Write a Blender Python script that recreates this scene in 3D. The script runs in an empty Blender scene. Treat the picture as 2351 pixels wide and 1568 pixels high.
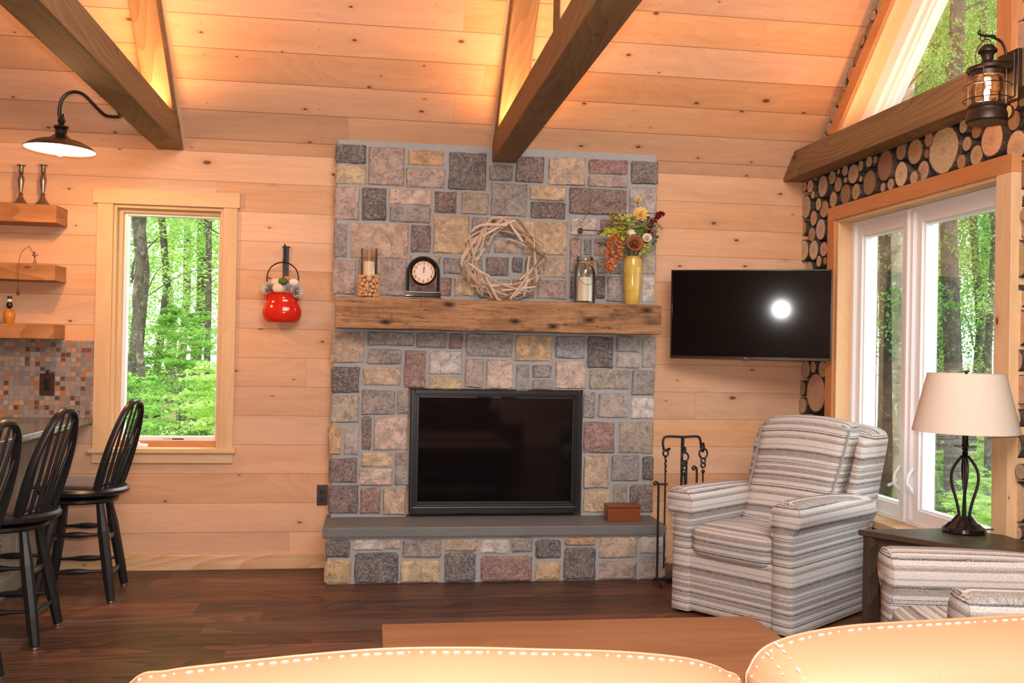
import bpy, bmesh, math, random
from mathutils import Vector, Matrix, noise
import numpy as np
random.seed(7)
C = bpy.context.scene.collection
SC = bpy.context.scene
PI = math.pi
# ------------------------------------------------------------------ camera
HT, DD, F = 1.3213515, 5.7622810, 2187.1246
YAW, PIT, ROL = 0.14501995, -0.00773259, 0.01920048
W, H = 2351, 1568
fw = Vector((math.sin(YAW)*math.cos(PIT), math.cos(YAW)*math.cos(PIT), -math.sin(PIT)))
rr = Vector((math.cos(YAW), -math.sin(YAW), 0)); uu = rr.cross(fw)
CR = math.cos(ROL)*rr + math.sin(ROL)*uu
CU = -math.sin(ROL)*rr + math.cos(ROL)*uu
CAM = Vector((0, -DD, HT))
cd = bpy.data.cameras.new('camera'); cam = bpy.data.objects.new('camera', cd); C.objects.link(cam)
cd.sensor_width = 36; cd.lens = F/W*36; cd.clip_start = .05; cd.clip_end = 300
mw = Matrix.Identity(4)
for i in range(3):
    mw[i][0] = CR[i]; mw[i][1] = CU[i]; mw[i][2] = -fw[i]; mw[i][3] = CAM[i]
cam.matrix_world = mw
SC.camera = cam
def ray(px, py): return fw + CR*((px-W/2)/F) - CU*((py-H/2)/F)
def onY(px, py, y): d = ray(px, py); return CAM + d*((y-CAM.y)/d.y)
def onX(px, py, x): d = ray(px, py); return CAM + d*((x-CAM.x)/d.x)
def onZ(px, py, z): d = ray(px, py); return CAM + d*((z-CAM.z)/d.z)

XG, TH = 2.80, 0.96064          # gable wall plane, roof slope (rise per metre)
CZ = 2.44                       # height of the crease between back wall and ceiling
RID = -3.6
def ceil_z(y): return CZ - TH*y if y > RID else CZ - TH*(2*RID - y)
# ------------------------------------------------------------------ world, light, exposure
SC.view_settings.view_transform = 'Standard'
SC.view_settings.look = 'None'
SC.view_settings.gamma = 1
SC.view_settings.exposure = 0.0
SC.view_settings.use_curve_mapping = False
w = bpy.data.worlds.new('world'); SC.world = w; w.use_nodes = True
wn = w.node_tree.nodes; bg = wn['Background']
bg.inputs[0].default_value = (0.90, 0.96, 1.0, 1); bg.inputs[1].default_value = 4.0
def light(name, kind, loc, energy, color, size=.1, rot=(0, 0, 0), size_y=None, radius=None):
    l = bpy.data.lights.new(name, kind); l.energy = energy; l.color = color
    if kind == 'AREA':
        l.size = size
        if size_y: l.shape = 'RECTANGLE'; l.size_y = size_y
    elif kind != 'SUN': l.shadow_soft_size = size
    o = bpy.data.objects.new(name, l); C.objects.link(o); o.location = loc; o.rotation_euler = rot
    return o
WARM = (1.0, .52, .22)
AMBER = (1.0, .43, .17)
light('camera_flash', 'POINT', (0.0, -DD+.02, HT+.10), 235, (1.0, .97, .95), .035)
light('sun', 'SUN', (0, 8, 12), 4.0, (1, .97, .88), rot=(math.radians(-38), math.radians(24), 0)).data.angle = .3
light('room_fill', 'AREA', (.9, -5.3, 3.6), 180, (1.0, .91, .84), 2.6, rot=(math.radians(42), 0, 0), size_y=1.6)
light('kitchen_fill', 'AREA', (-3.2, -2.6, 3.4), 12, (1.0, .60, .32), .6)  # unseen warm area light, added as soft fill over the kitchen
# LED strips lying on top of the tie beams
for bx in (-1.186, .756):
    light('beam_strip_light', 'AREA', (bx, -1.35, 2.60), 24, AMBER, .05, rot=(PI, 0, 0), size_y=2.2)
light('gable_beam_strip_light', 'AREA', (2.63, -.95, 2.585), 11, AMBER, .05, rot=(PI, 0, 0), size_y=1.5)
# ------------------------------------------------------------------ node helpers
class NT:
    def __init__(s, name):
        s.m = bpy.data.materials.new(name); s.m.use_nodes = True
        s.t = s.m.node_tree; s.b = s.t.nodes['Principled BSDF']; s.out = s.t.nodes['Material Output']
    def n(s, typ, **k):
        nd = s.t.nodes.new(typ)
        for a, b in k.items(): setattr(nd, a, b)
        return nd
    def L(s, a, b):
        if hasattr(a, 'bl_idname') and hasattr(a, 'links'): s.t.links.new(a, b)
        elif isinstance(a, (int, float)) : b.default_value = a
        else: b.default_value = a
    def put(s, v, sock):
        if isinstance(v, bpy.types.NodeSocket): s.t.links.new(v, sock)
        elif isinstance(v, (tuple, list)):
            sock.default_value = tuple(v)+((1,) if len(v) == 3 and sock.type == 'RGBA' else ())
        else: sock.default_value = v
    def math(s, op, a, b=None, c=None):
        nd = s.n('ShaderNodeMath', operation=op); s.put(a, nd.inputs[0])
        if b is not None: s.put(b, nd.inputs[1])
        if c is not None: s.put(c, nd.inputs[2])
        return nd.outputs[0]
    def uv(s):
        nd = s.n('ShaderNodeUVMap'); sp = s.n('ShaderNodeSeparateXYZ'); s.t.links.new(nd.outputs[0], sp.inputs[0])
        return sp.outputs[0], sp.outputs[1]
    def obj(s): return s.n('ShaderNodeTexCoord').outputs['Object']
    def xyz(s, x, y, z=0):
        nd = s.n('ShaderNodeCombineXYZ'); s.put(x, nd.inputs[0]); s.put(y, nd.inputs[1]); s.put(z, nd.inputs[2]); return nd.outputs[0]
    def noise(s, vec, scale=1, detail=3, rough=.55, dist=0):
        nd = s.n('ShaderNodeTexNoise'); s.put(vec, nd.inputs['Vector']); nd.inputs['Scale'].default_value = scale
        nd.inputs['Detail'].default_value = detail; nd.inputs['Roughness'].default_value = rough; nd.inputs['Distortion'].default_value = dist
        return nd.outputs[0]
    def white(s, vec):
        nd = s.n('ShaderNodeTexWhiteNoise'); s.put(vec, nd.inputs['Vector']); return nd.outputs[0], nd.outputs[1]
    def voro(s, vec, scale=1, feature='F1', rand=1):
        nd = s.n('ShaderNodeTexVoronoi', feature=feature); s.put(vec, nd.inputs['Vector']); nd.inputs['Scale'].default_value = scale
        nd.inputs['Randomness'].default_value = rand
        return nd
    def ramp(s, fac, stops, interp='LINEAR'):
        nd = s.n('ShaderNodeValToRGB'); nd.color_ramp.interpolation = interp; e = nd.color_ramp.elements
        while len(e) < len(stops): e.new(.5)
        for i, (p, c) in enumerate(sorted(stops, key=lambda q: q[0])):
            e[i].position = p
            e[i].color = (c, c, c, 1) if isinstance(c, (int, float)) else tuple(c)+(1,)
        s.put(fac, nd.inputs[0]); return nd.outputs[0]
    def mix(s, fac, a, b, mode='MIX'):
        nd = s.n('ShaderNodeMix', data_type='RGBA', blend_type=mode)
        s.put(fac, nd.inputs[0]); s.put(a, nd.inputs[6]); s.put(b, nd.inputs[7]); return nd.outputs[2]
    def bump(s, h, strength=.3, dist=.01):
        nd = s.n('ShaderNodeBump'); nd.inputs['Strength'].default_value = strength; nd.inputs['Distance'].default_value = dist
        s.put(h, nd.inputs['Height']); s.t.links.new(nd.outputs[0], s.b.inputs['Normal'])
    def attr(s, name='Col'):
        nd = s.n('ShaderNodeAttribute'); nd.attribute_name = name; return nd.outputs[0]
    def done(s, color=None, rough=.5, metal=0, spec=.5):
        if color is not None: s.put(color, s.b.inputs['Base Color'])
        s.put(rough, s.b.inputs['Roughness']); s.put(metal, s.b.inputs['Metallic']); s.put(spec, s.b.inputs['Specular IOR Level'])
        return s.m
def srgb(r, g, b):
    f = lambda c: (c/255/12.92) if c/255 <= .04045 else ((c/255+.055)/1.055)**2.4
    return (f(r), f(g), f(b))
def wood(name, ca, cb, plank=0, length=2.4, knots=.5, knot_c=(.16, .06, .025), gs=(1.2, 26), rough=.55, seam_w=.004, var=.10, seam_c=None, spec=.3, ends=True, voff=0.0, contrast=1.0, nail=None):
    """planks (or one solid timber) in UV metres: u along the grain"""
    N = NT(name); u, v = N.uv()
    if voff: v = N.math('ADD', v, voff)
    if plank:
        vr = N.math('DIVIDE', v, plank); row = N.math('FLOOR', vr); fv = N.math('SUBTRACT', vr, row)
        r1, _ = N.white(N.xyz(row, 3.7, 1.1))
        u2 = N.math('ADD', u, N.math('MULTIPLY', r1, 9.0))
        ul = N.math('DIVIDE', u2, length); col = N.math('FLOOR', ul); fu = N.math('SUBTRACT', ul, col)
        r2, rc = N.white(N.xyz(row, col, 5.3))
    else:
        u2 = u; r2 = 0.37+.01*(len(name)); row = 0.0
    kx = N.math('MULTIPLY', r2, 31.0)
    kv = N.n('ShaderNodeTexVoronoi', voronoi_dimensions='2D'); N.put(N.xyz(N.math('MULTIPLY_ADD', u2, 2.6, kx), N.math('MULTIPLY_ADD', v, 5.2, kx), 0.0), kv.inputs['Vector']); kv.inputs['Scale'].default_value = 1.0
    kd = kv.outputs['Distance']
    kr = N.n('ShaderNodeSeparateColor'); N.t.links.new(kv.outputs['Color'], kr.inputs[0])
    on = N.math('LESS_THAN', kr.outputs[0], knots)
    size = N.math('MULTIPLY_ADD', N.math('POWER', kr.outputs[1], 2.5), .052, .018)
    kn = N.math('DIVIDE', kd, size)              # 1 at the knot's edge
    fall = N.math('MULTIPLY', N.math('MULTIPLY', N.math('EXPONENT', N.math('MULTIPLY', kn, -.55)), on), kr.outputs[1])
    vg = N.math('ADD', N.math('MULTIPLY', v, gs[1]), N.math('MULTIPLY', fall, 4.0))
    big = N.noise(N.xyz(N.math('MULTIPLY', u2, .9), N.math('MULTIPLY', v, 7.0), kx), 1.0, 3)
    med = N.noise(N.xyz(N.math('MULTIPLY', u2, gs[0]), vg, kx), 1.0, 3, .6)
    g = N.noise(N.xyz(N.math('MULTIPLY', u2, 5.0), N.math('MULTIPLY', vg, 7.0), kx), 1.0, 2, .6)
    # growth rings: long ovals cut through the plank
    rv = N.math('ADD', N.math('MULTIPLY', v, 4.5), N.math('MULTIPLY', N.noise(N.xyz(N.math('MULTIPLY', u2, .55), N.math('MULTIPLY', v, 2.5), kx), 1.0, 2), 6.0))
    ring = N.math('FRACT', N.math('ADD', N.math('MULTIPLY', rv, 3.0), N.math('MULTIPLY', fall, 1.5)))
    ring = N.ramp(ring, [(0, 0.0), (.75, .75), (.93, 1.0), (1.0, 0.0)])
    fac = N.math('ADD', N.math('ADD', N.math('MULTIPLY', med, .42), N.math('MULTIPLY', g, .26)), N.math('MULTIPLY', ring, .20*contrast))
    c = N.mix(N.ramp(fac, [(.5-.28/contrast, 0.0), (.5+.28/contrast, 1.0)]), ca, cb)
    c = N.mix(N.math('MULTIPLY', N.ramp(big, [(.42, 0.0), (.72, 1.0)]), .38*min(1.6, contrast)), c, tuple(x*.70 for x in cb))
    if plank:
        hs = N.n('ShaderNodeHueSaturation'); N.put(c, hs.inputs['Color'])
        N.put(N.math('MULTIPLY_ADD', r2, var*2, 1-var), hs.inputs['Value'])
        rs = N.n('ShaderNodeSeparateColor'); N.t.links.new(rc, rs.inputs[0])
        N.put(N.math('MULTIPLY_ADD', rs.outputs[1], .25, .85), hs.inputs['Saturation'])
        c = hs.outputs[0]
    if knots > 0:
        km = N.math('MULTIPLY', N.ramp(kn, [(.0, 1.0), (.75, .9), (1.25, 0.0)]), on)
        ha = N.math('MULTIPLY', N.math('EXPONENT', N.math('MULTIPLY', kn, -.75)), N.math('MULTIPLY', on, .8))
        c = N.mix(ha, c, tuple((x*.6) for x in cb)); c = N.mix(km, c, knot_c)
    if plank:
        e = N.math('MINIMUM', fv, N.math('SUBTRACT', 1.0, fv))
        sm = N.math('LESS_THAN', e, seam_w/plank/2)
        if ends:
            e2 = N.math('MINIMUM', fu, N.math('SUBTRACT', 1.0, fu))
            sm = N.math('MAXIMUM', sm, N.math('MULTIPLY', N.math('LESS_THAN', e2, .0012/length), .35))
        c = N.mix(N.math('MULTIPLY', sm, .75), c, seam_c or tuple(x*.28 for x in cb))
        if nail:
            nu = N.math('MULTIPLY', N.math('SUBTRACT', N.math('FRACT', N.math('DIVIDE', N.math('ADD', u, N.math('MULTIPLY', r1, .03)), .61)), .5), .61)
            nv = N.math('MULTIPLY', N.math('SUBTRACT', N.math('ABSOLUTE', N.math('SUBTRACT', fv, .5)), .27), plank)
            nd_ = N.math('SQRT', N.math('ADD', N.math('MULTIPLY', nu, nu), N.math('MULTIPLY', nv, nv)))
            c = N.mix(N.math('LESS_THAN', nd_, .0026), c, nail)
        N.bump(N.math('SUBTRACT', N.math('MULTIPLY', g, .15), sm), .35, .006)
    else:
        N.bump(g, .12, .004)
    return N.done(c, rough, 0, spec)
def plain(name, c, rough=.5, metal=0, spec=.5, var=.08, scale=40, bump=0):
    N = NT(name); n = N.noise(N.obj(), scale, 3)
    col = N.mix(n, tuple(x*(1-var) for x in c), tuple(min(1, x*(1+var)) for x in c))
    if bump: N.bump(n, bump, .003)
    return N.done(col, rough, metal, spec)
def emit(name, c, s):
    N = NT(name); N.put(c, N.b.inputs['Emission Color']); N.b.inputs['Emission Strength'].default_value = s
    return N.done(c, .5)
def glass(name, tint=(1, 1, 1), refl=.06, rough=.0, fres=.3):
    N = NT(name); tr = N.n('ShaderNodeBsdfTransparent'); gl = N.n('ShaderNodeBsdfGlossy'); mx = N.n('ShaderNodeMixShader')
    tr.inputs[0].default_value = tint+(1,); gl.inputs['Roughness'].default_value = rough
    lw = N.n('ShaderNodeLayerWeight'); lw.inputs[0].default_value = .25
    N.put(N.math('MULTIPLY_ADD', lw.outputs['Fresnel'], fres, refl*.4), mx.inputs[0])
    N.t.links.new(tr.outputs[0], mx.inputs[1]); N.t.links.new(gl.outputs[0], mx.inputs[2]); N.t.links.new(mx.outputs[0], N.out.inputs[0])
    return N.m
M = {}
PINE_A, PINE_B = (.76, .46, .275), (.66, .35, .19)
M['pine_wall'] = wood('pine_wall', PINE_A, PINE_B, plank=.171, length=4.3, knots=.55, voff=.098, seam_w=.0025, nail=(.80, .76, .70))
M['pine_ceiling'] = wood('pine_ceiling', (.76, .45, .26), (.66, .345, .18), plank=.176, length=4.6, knots=.6, voff=.02, seam_w=.004, nail=(.16, .10, .07))
M['pine_trim'] = wood('pine_trim', (.76, .52, .30), (.68, .42, .22), knots=.22, gs=(1.5, 40))
M['pine_base'] = wood('pine_base', (.80, .58, .36), (.62, .36, .18), knots=.4, gs=(1.5, 30), contrast=1.6)
M['fir_orange'] = wood('fir_orange', (.66, .30, .12), (.52, .20, .07), knots=.15, gs=(1.2, 50))
M['beam'] = wood('beam', (.30, .185, .09), (.20, .115, .052), knots=.3, gs=(1.0, 22), rough=.7, contrast=1.5, knot_c=(.10, .05, .025))
def m_mantel():
    N = NT('rough_mantel'); u, v = N.uv(); med = N.noise(N.xyz(N.math('MULTIPLY', u, 2.2), N.math('MULTIPLY', v, 40.0), 1), 1, 4, .65, .4)
    fi = N.noise(N.xyz(N.math('MULTIPLY', u, 9.0), N.math('MULTIPLY', v, 190.0), 3), 1, 3); bl = N.noise(N.xyz(N.math('MULTIPLY', u, 3.0), N.math('MULTIPLY', v, 5.0), 5), 1, 3, .6)
    cr = N.noise(N.xyz(N.math('MULTIPLY', u, 1.5), N.math('MULTIPLY', v, 16.0), 9), 1, 4, .6, .3); msk = N.noise(N.xyz(N.math('MULTIPLY', u, 4.0), N.math('MULTIPLY', v, 9.0), 11), 1, 2)
    sw = N.noise(N.xyz(N.math('MULTIPLY', u, 42.0), N.math('MULTIPLY', v, 3.5), 13), 1, 2, .5, .5)
    c = N.mix(N.ramp(med, [(.36, 0.0), (.64, 1.0)]), (.47, .265, .14), (.25, .125, .06)); c = N.mix(N.math('MULTIPLY', N.ramp(fi, [(.45, 0.0), (.62, 1.0)]), .35), c, (.16, .08, .04))
    c = N.mix(N.ramp(bl, [(.58, 0.0), (.68, .75)]), c, (.075, .05, .04)); c = N.mix(N.ramp(bl, [(.34, .4), (.45, 0.0)]), c, (.55, .33, .18))
    c = N.mix(N.math('MULTIPLY', N.ramp(cr, [(.488, 0.0), (.498, 1.0), (.508, 0.0)]), N.ramp(msk, [(.45, 0.0), (.55, 1.0)])), c, (.03, .018, .012))
    c = N.mix(N.math('MULTIPLY', N.ramp(sw, [(.492, 0.0), (.499, .7), (.506, 0.0)]), N.ramp(msk, [(.5, 1.0), (.56, 0.0)])), c, (.06, .035, .022))
    kv = N.n('ShaderNodeTexVoronoi', voronoi_dimensions='2D'); N.put(N.xyz(N.math('MULTIPLY', u, 5.0), N.math('MULTIPLY', v, 11.0)), kv.inputs['Vector']); kv.inputs['Scale'].default_value = 1.0
    ks = N.n('ShaderNodeSeparateColor'); N.t.links.new(kv.outputs['Color'], ks.inputs[0]); on = N.math('LESS_THAN', ks.outputs[0], .35)
    c = N.mix(N.math('MULTIPLY', N.ramp(kv.outputs['Distance'], [(.05, 1.0), (.16, .5), (.26, 0.0)]), on), c, (.035, .02, .014))
    N.bump(N.math('ADD', med, N.math('MULTIPLY', fi, .4)), .7, .01); return N.done(c, .8, 0, .2)
M['mantel'] = m_mantel()
M['shelf'] = wood('shelf', (.46, .215, .085), (.30, .13, .05), knots=.2, gs=(1.5, 30), rough=.5, contrast=1.6)
M['floor'] = wood('floor', (.20, .082, .040), (.062, .033, .024), plank=.178, length=1.22, knots=0, gs=(1.4, 24), rough=.42, seam_w=.0015, var=.48, spec=.4, contrast=1.6)
M['coffee'] = wood('coffee', (.34, .155, .07), (.24, .10, .042), knots=.0, gs=(1.0, 30), rough=.35)
M['darkwood'] = wood('darkwood', (.085, .055, .036), (.040, .026, .018), knots=.15, gs=(1.2, 24), rough=.4, contrast=1.6)
M['boxwood'] = wood('boxwood', (.26, .075, .03), (.17, .045, .018), knots=0, gs=(2, 50), rough=.35)
M['white_vinyl'] = plain('white_vinyl', (.86, .86, .88), .35, var=.02)
M['iron'] = plain('iron', (.018, .018, .02), .42, .3, .5)
M['black_paint'] = plain('black_paint', (.012, .012, .013), .33, 0, .5)
M['black_gloss'] = plain('black_gloss', (.008, .008, .009), .12, 0, .6)
M['firebox_metal'] = plain('firebox_metal', (.022, .023, .027), .38, .5, .5)
M['bronze'] = plain('bronze', (.045, .03, .022), .4, .6, .5)
M['rust'] = plain('rust', (.13, .045, .02), .6, .4, .5)
M['pewter'] = plain('pewter', (.30, .24, .21), .28, .9, .5)
M['nickel'] = plain('nickel', (.5, .5, .5), .3, 1)
M['brown_plate'] = plain('brown_plate', (.045, .02, .014), .35)
M['candle'] = plain('candle', (.88, .80, .60), .5, var=.03)
M['glass'] = glass('glass', (.97, .99, .98), .05)
M['jar_glass'] = glass('jar_glass', (.96, .975, .975), .14, .02, .8)
M['shade_glass'] = glass('shade_glass', (.985, .96, .92), .14, .02, .8)
M['window_glass'] = glass('window_glass', (.98, .995, .99), .02)
M['outlet_black'] = plain('outlet_black', (.01, .01, .01), .3)
def m_stone():
    N = NT('stone'); o = N.obj(); a = N.attr()
    n1 = N.noise(o, 16, 6, .75, .6); n2 = N.noise(o, 62, 5, .85); n3 = N.noise(o, 6, 3, .6, 1.2)
    st = N.n('ShaderNodeMapping'); N.put(o, st.inputs[0]); st.inputs['Rotation'].default_value = (.3, .6, .5); st.inputs['Scale'].default_value = (1, 1, 4.5)
    rg = N.noise(st.outputs[0], 9, 2, .5, 2.5); sp = N.noise(o, 240, 3, .9)
    c = N.mix(N.ramp(n1, [(.42, 0.0), (.58, 1.0)]), N.mix(1, a, (.66, .66, .70), 'MULTIPLY'), N.mix(1, a, (1.30, 1.24, 1.18), 'MULTIPLY'))
    c = N.mix(N.math('MULTIPLY', N.ramp(n3, [(.50, 0.0), (.58, .8)]), .5), c, N.mix(.55, a, (.45, .30, .17)))
    c = N.mix(N.ramp(n2, [(.50, 0.0), (.60, .50)]), c, (.58, .56, .53))
    c = N.mix(N.ramp(n2, [(.38, .62), (.46, 0.0)]), c, (.075, .07, .07))
    c = N.mix(N.ramp(sp, [(.52, 0.0), (.60, .35)]), c, (.66, .63, .60))
    c = N.mix(N.ramp(rg, [(.490, 0.0), (.4995, .8), (.509, 0.0)]), c, (.66, .63, .60))
    N.bump(N.math('ADD', N.math('MULTIPLY', n2, .9), n1), .8, .014)
    return N.done(c, .85, 0, .25)
M['stone'] = m_stone()
M['mortar'] = plain('mortar', (.36, .37, .38), .9, var=.12, scale=60, bump=.4)
def m_slab():
    N = NT('bluestone'); o = N.obj(); n = N.noise(o, 5, 5, .6); n2 = N.noise(o, 90, 3)
    c = N.mix(n, (.115, .12, .125), (.19, .19, .19)); c = N.mix(N.math('MULTIPLY', n2, .3), c, (.2, .2, .2)); N.bump(n2, .12, .003)
    return N.done(c, .55, 0, .4)
M['bluestone'] = m_slab()
def m_logend():
    N = NT('log_end'); u, v = N.uv(); a = N.attr()
    r = N.math('SQRT', N.math('ADD', N.math('MULTIPLY', u, u), N.math('MULTIPLY', v, v)))
    nz = N.noise(N.xyz(u, v, 0), 14, 3); rings = N.math('SINE', N.math('MULTIPLY', N.math('MULTIPLY_ADD', nz, .018, r), 1100.0))
    nb = N.noise(N.xyz(u, v, 2.0), 60, 4)
    c = N.mix(N.math('MULTIPLY_ADD', rings, .045, .10), a, N.mix(1, a, (.55, .42, .32), 'MULTIPLY'))
    c = N.mix(N.ramp(nb, [(.42, .45), (.6, 0.0)]), c, N.mix(1, a, (.66, .55, .46), 'MULTIPLY'))
    heart = N.ramp(r, [(.0, .55), (.012, .3), (.03, 0.0)])
    c = N.mix(heart, c, (.36, .19, .10))
    return N.done(c, .75, 0, .25)
M['log_end'] = m_logend()
def m_bark(name, a, b, sc=18):
    N = NT(name); o = N.obj(); n = N.noise(o, sc, 5, .7, .5); n2 = N.noise(o, 9, 3, .6, 1)
    c = N.mix(N.ramp(n, [(.35, 0.0), (.65, 1.0)]), a, b); c = N.mix(N.ramp(n2, [(.56, 0.0), (.66, .55)]), c, tuple(min(1, x*2.2+.03) for x in b))
    N.bump(n, .6, .02); return N.done(c, .9, 0, .1)
M['bark'] = m_bark('bark', (.05, .035, .028), (.15, .12, .10), 60)
M['tree_bark'] = m_bark('tree_bark', (.07, .06, .05), (.17, .15, .12), 10)
M['tree_bark_pale'] = m_bark('tree_bark_pale', (.20, .18, .14), (.42, .38, .30), 8)
M['tree_bark_dark'] = m_bark('tree_bark_dark', (.02, .02, .018), (.06, .055, .045), 10)
M['backing'] = plain('backing', (.035, .03, .026), .9)
def m_leaf(name, a, b):
    N = NT(name); o = N.obj(); n = N.noise(o, 1.6, 3); n2 = N.noise(o, 25, 1)
    c = N.mix(N.math('ADD', N.math('MULTIPLY', n, .6), N.math('MULTIPLY', n2, .4)), a, b)
    df = N.n('ShaderNodeBsdfDiffuse'); tl = N.n('ShaderNodeBsdfTranslucent'); mx = N.n('ShaderNodeMixShader'); mx.inputs[0].default_value = .5
    N.put(c, df.inputs[0]); N.put(c, tl.inputs[0]); N.t.links.new(df.outputs[0], mx.inputs[1]); N.t.links.new(tl.outputs[0], mx.inputs[2]); N.t.links.new(mx.outputs[0], N.out.inputs[0])
    return N.m
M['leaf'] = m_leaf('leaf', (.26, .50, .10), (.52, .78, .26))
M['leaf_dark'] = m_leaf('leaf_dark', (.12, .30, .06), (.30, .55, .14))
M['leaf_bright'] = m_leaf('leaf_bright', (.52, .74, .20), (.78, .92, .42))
def m_ground():
    N = NT('forest_ground'); o = N.obj(); n = N.noise(o, 3, 5, .7); n2 = N.noise(o, 20, 4)
    c = N.mix(N.ramp(n, [(.4, 0.0), (.6, 1.0)]), (.16, .30, .07), (.24, .15, .08)); c = N.mix(N.math('MULTIPLY', n2, .5), c, (.3, .2, .12)); return N.done(c, 1, 0, 0)
M['ground'] = m_ground()
M['lake'] = plain('lake', (.55, .60, .62), .12, 0, .8, var=.02, scale=1)
def m_fabric():
    N = NT('striped_fabric'); u, v = N.uv(); per = .275
    wob = N.math('MULTIPLY', N.math('SUBTRACT', N.noise(N.xyz(N.math('MULTIPLY', u, 5.0), v, 0), 1, 2), .5), .003)
    f = N.math('FRACT', N.math('DIVIDE', N.math('ADD', v, wob), per))
    CRM, GR, TA, DK, MID = (.66, .63, .61), (.27, .265, .27), (.28, .235, .19), (.065, .068, .078), (.42, .40, .385)
    stops = [(0, CRM), (.06, TA), (.10, MID), (.13, CRM), (.19, DK), (.215, CRM), (.235, DK), (.25, CRM), (.31, GR), (.36, MID), (.385, DK), (.41, GR), (.43, CRM), (.48, TA), (.53, GR), (.56, CRM),
             (.60, DK), (.612, CRM), (.625, DK), (.637, CRM), (.65, GR), (.662, CRM), (.675, DK), (.687, CRM), (.74, GR), (.79, TA), (.83, DK), (.86, GR), (.88, CRM), (.94, MID), (.965, CRM)]
    c = N.ramp(f, stops, 'CONSTANT')
    th = N.noise(N.xyz(N.math('MULTIPLY', u, 160.0), N.math('MULTIPLY', v, 420.0), 0), 1, 2, .6)
    th2 = N.noise(N.xyz(N.math('MULTIPLY', u, 520.0), N.math('MULTIPLY', v, 130.0), 3), 1, 2, .6)
    bl = N.noise(N.xyz(N.math('MULTIPLY', u, 30.0), N.math('MULTIPLY', v, 110.0), 7), 1, 2)
    m1 = N.math('MULTIPLY', N.ramp(th, [(.44, 0.0), (.54, 1.0)]), N.ramp(bl, [(.3, .15), (.7, .6)]))
    c = N.mix(m1, c, CRM); c = N.mix(N.ramp(th2, [(.52, 0.0), (.62, .5)]), c, (.20, .17, .15))
    N.bump(N.math('ADD', th, th2), .5, .004)
    return N.done(c, .95, 0, .1)
M['fabric'] = m_fabric()
M['piping'] = plain('piping', (.30, .29, .29), .9, bump=.3, scale=300)
def m_leather():
    N = NT('tan_leather'); o = N.obj(); n = N.noise(o, 4, 3); n2 = N.voro(o, 220).outputs['Distance']
    c = N.mix(n, (.33, .165, .088), (.375, .195, .108)); N.bump(n2, .10, .002); return N.done(c, .42, 0, .4)
M['leather'] = m_leather()
M['thread'] = plain('thread', (.92, .86, .78), .8)
M['cushion_brown'] = plain('cushion_brown', (.085, .048, .038), .8, bump=.2, scale=200)
M['lamp_fabric'] = plain('lamp_fabric', (.76, .67, .57), .9, var=.03, scale=300)
M['red_enamel'] = plain('red_enamel', (.62, .022, .008), .10, 0, .6, var=.03)
def m_tile():
    N = NT('mosaic_tile'); u, v = N.uv(); t = .0275
    a = N.math('DIVIDE', u, t); b = N.math('DIVIDE', v, t); fa = N.math('FRACT', a); fb = N.math('FRACT', b)
    r, rc = N.white(N.xyz(N.math('FLOOR', a), N.math('FLOOR', b), 2.0)); n = N.noise(N.xyz(u, v, 0), 90, 3)
    c = N.ramp(r, [(0, (.22, .20, .19)), (.20, (.28, .25, .23)), (.36, (.33, .26, .21)), (.47, (.18, .18, .19)), (.58, (.42, .34, .28)), (.66, (.40, .16, .06)), (.76, (.16, .05, .03)), (.82, (.50, .26, .13)), (.88, (.25, .27, .29)), (.94, (.09, .035, .03))], 'CONSTANT')
    c = N.mix(N.math('MULTIPLY', N.ramp(n, [(.4, 0.0), (.6, 1.0)]), .35), c, (.30, .16, .10))
    e = N.math('MINIMUM', N.math('MINIMUM', fa, N.math('SUBTRACT', 1.0, fa)), N.math('MINIMUM', fb, N.math('SUBTRACT', 1.0, fb)))
    g = N.math('LESS_THAN', e, .06); c = N.mix(g, c, (.21, .19, .18)); N.bump(N.math('SUBTRACT', 1.0, g), .3, .003)
    return N.done(c, .3, 0, .5)
M['tile'] = m_tile()
def m_granite():
    N = NT('granite'); o = N.obj(); n = N.noise(o, 45, 5, .7); c = N.ramp(n, [(.35, (.035, .035, .03)), (.5, (.09, .095, .08)), (.65, (.16, .15, .13))]); return N.done(c, .18, 0, .5)
M['granite'] = m_granite()
M['cabinet'] = plain('cabinet', (.33, .30, .24), .6, var=.06)
def m_vase():
    N = NT('crackle_glaze'); o = N.obj(); v = N.voro(o, 130, 'DISTANCE_TO_EDGE').outputs['Distance']
    c = N.mix(N.ramp(v, [(.0, 1.0), (.12, .0)]), (.60, .40, .055), (.80, .66, .24)); c = N.mix(N.ramp(N.noise(o, 12, 3), [(.4, 0.0), (.65, .5)]), c, (.50, .28, .04)); return N.done(c, .12, 0, .6)
M['vase'] = m_vase()
def m_clock():
    N = NT('clock_face'); u, v = N.uv(); r = N.math('SQRT', N.math('ADD', N.math('MULTIPLY', u, u), N.math('MULTIPLY', v, v)))
    c = N.ramp(N.math('MULTIPLY', r, 15.0), [(.0, (.74, .58, .50)), (.62, (.76, .60, .50)), (.95, (.74, .36, .12))]); c = N.mix(N.math('MULTIPLY', N.noise(N.xyz(u, v, 0), 60, 3), .25), c, (.6, .4, .3)); return N.done(c, .3)
M['clock_face'] = m_clock()
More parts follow.
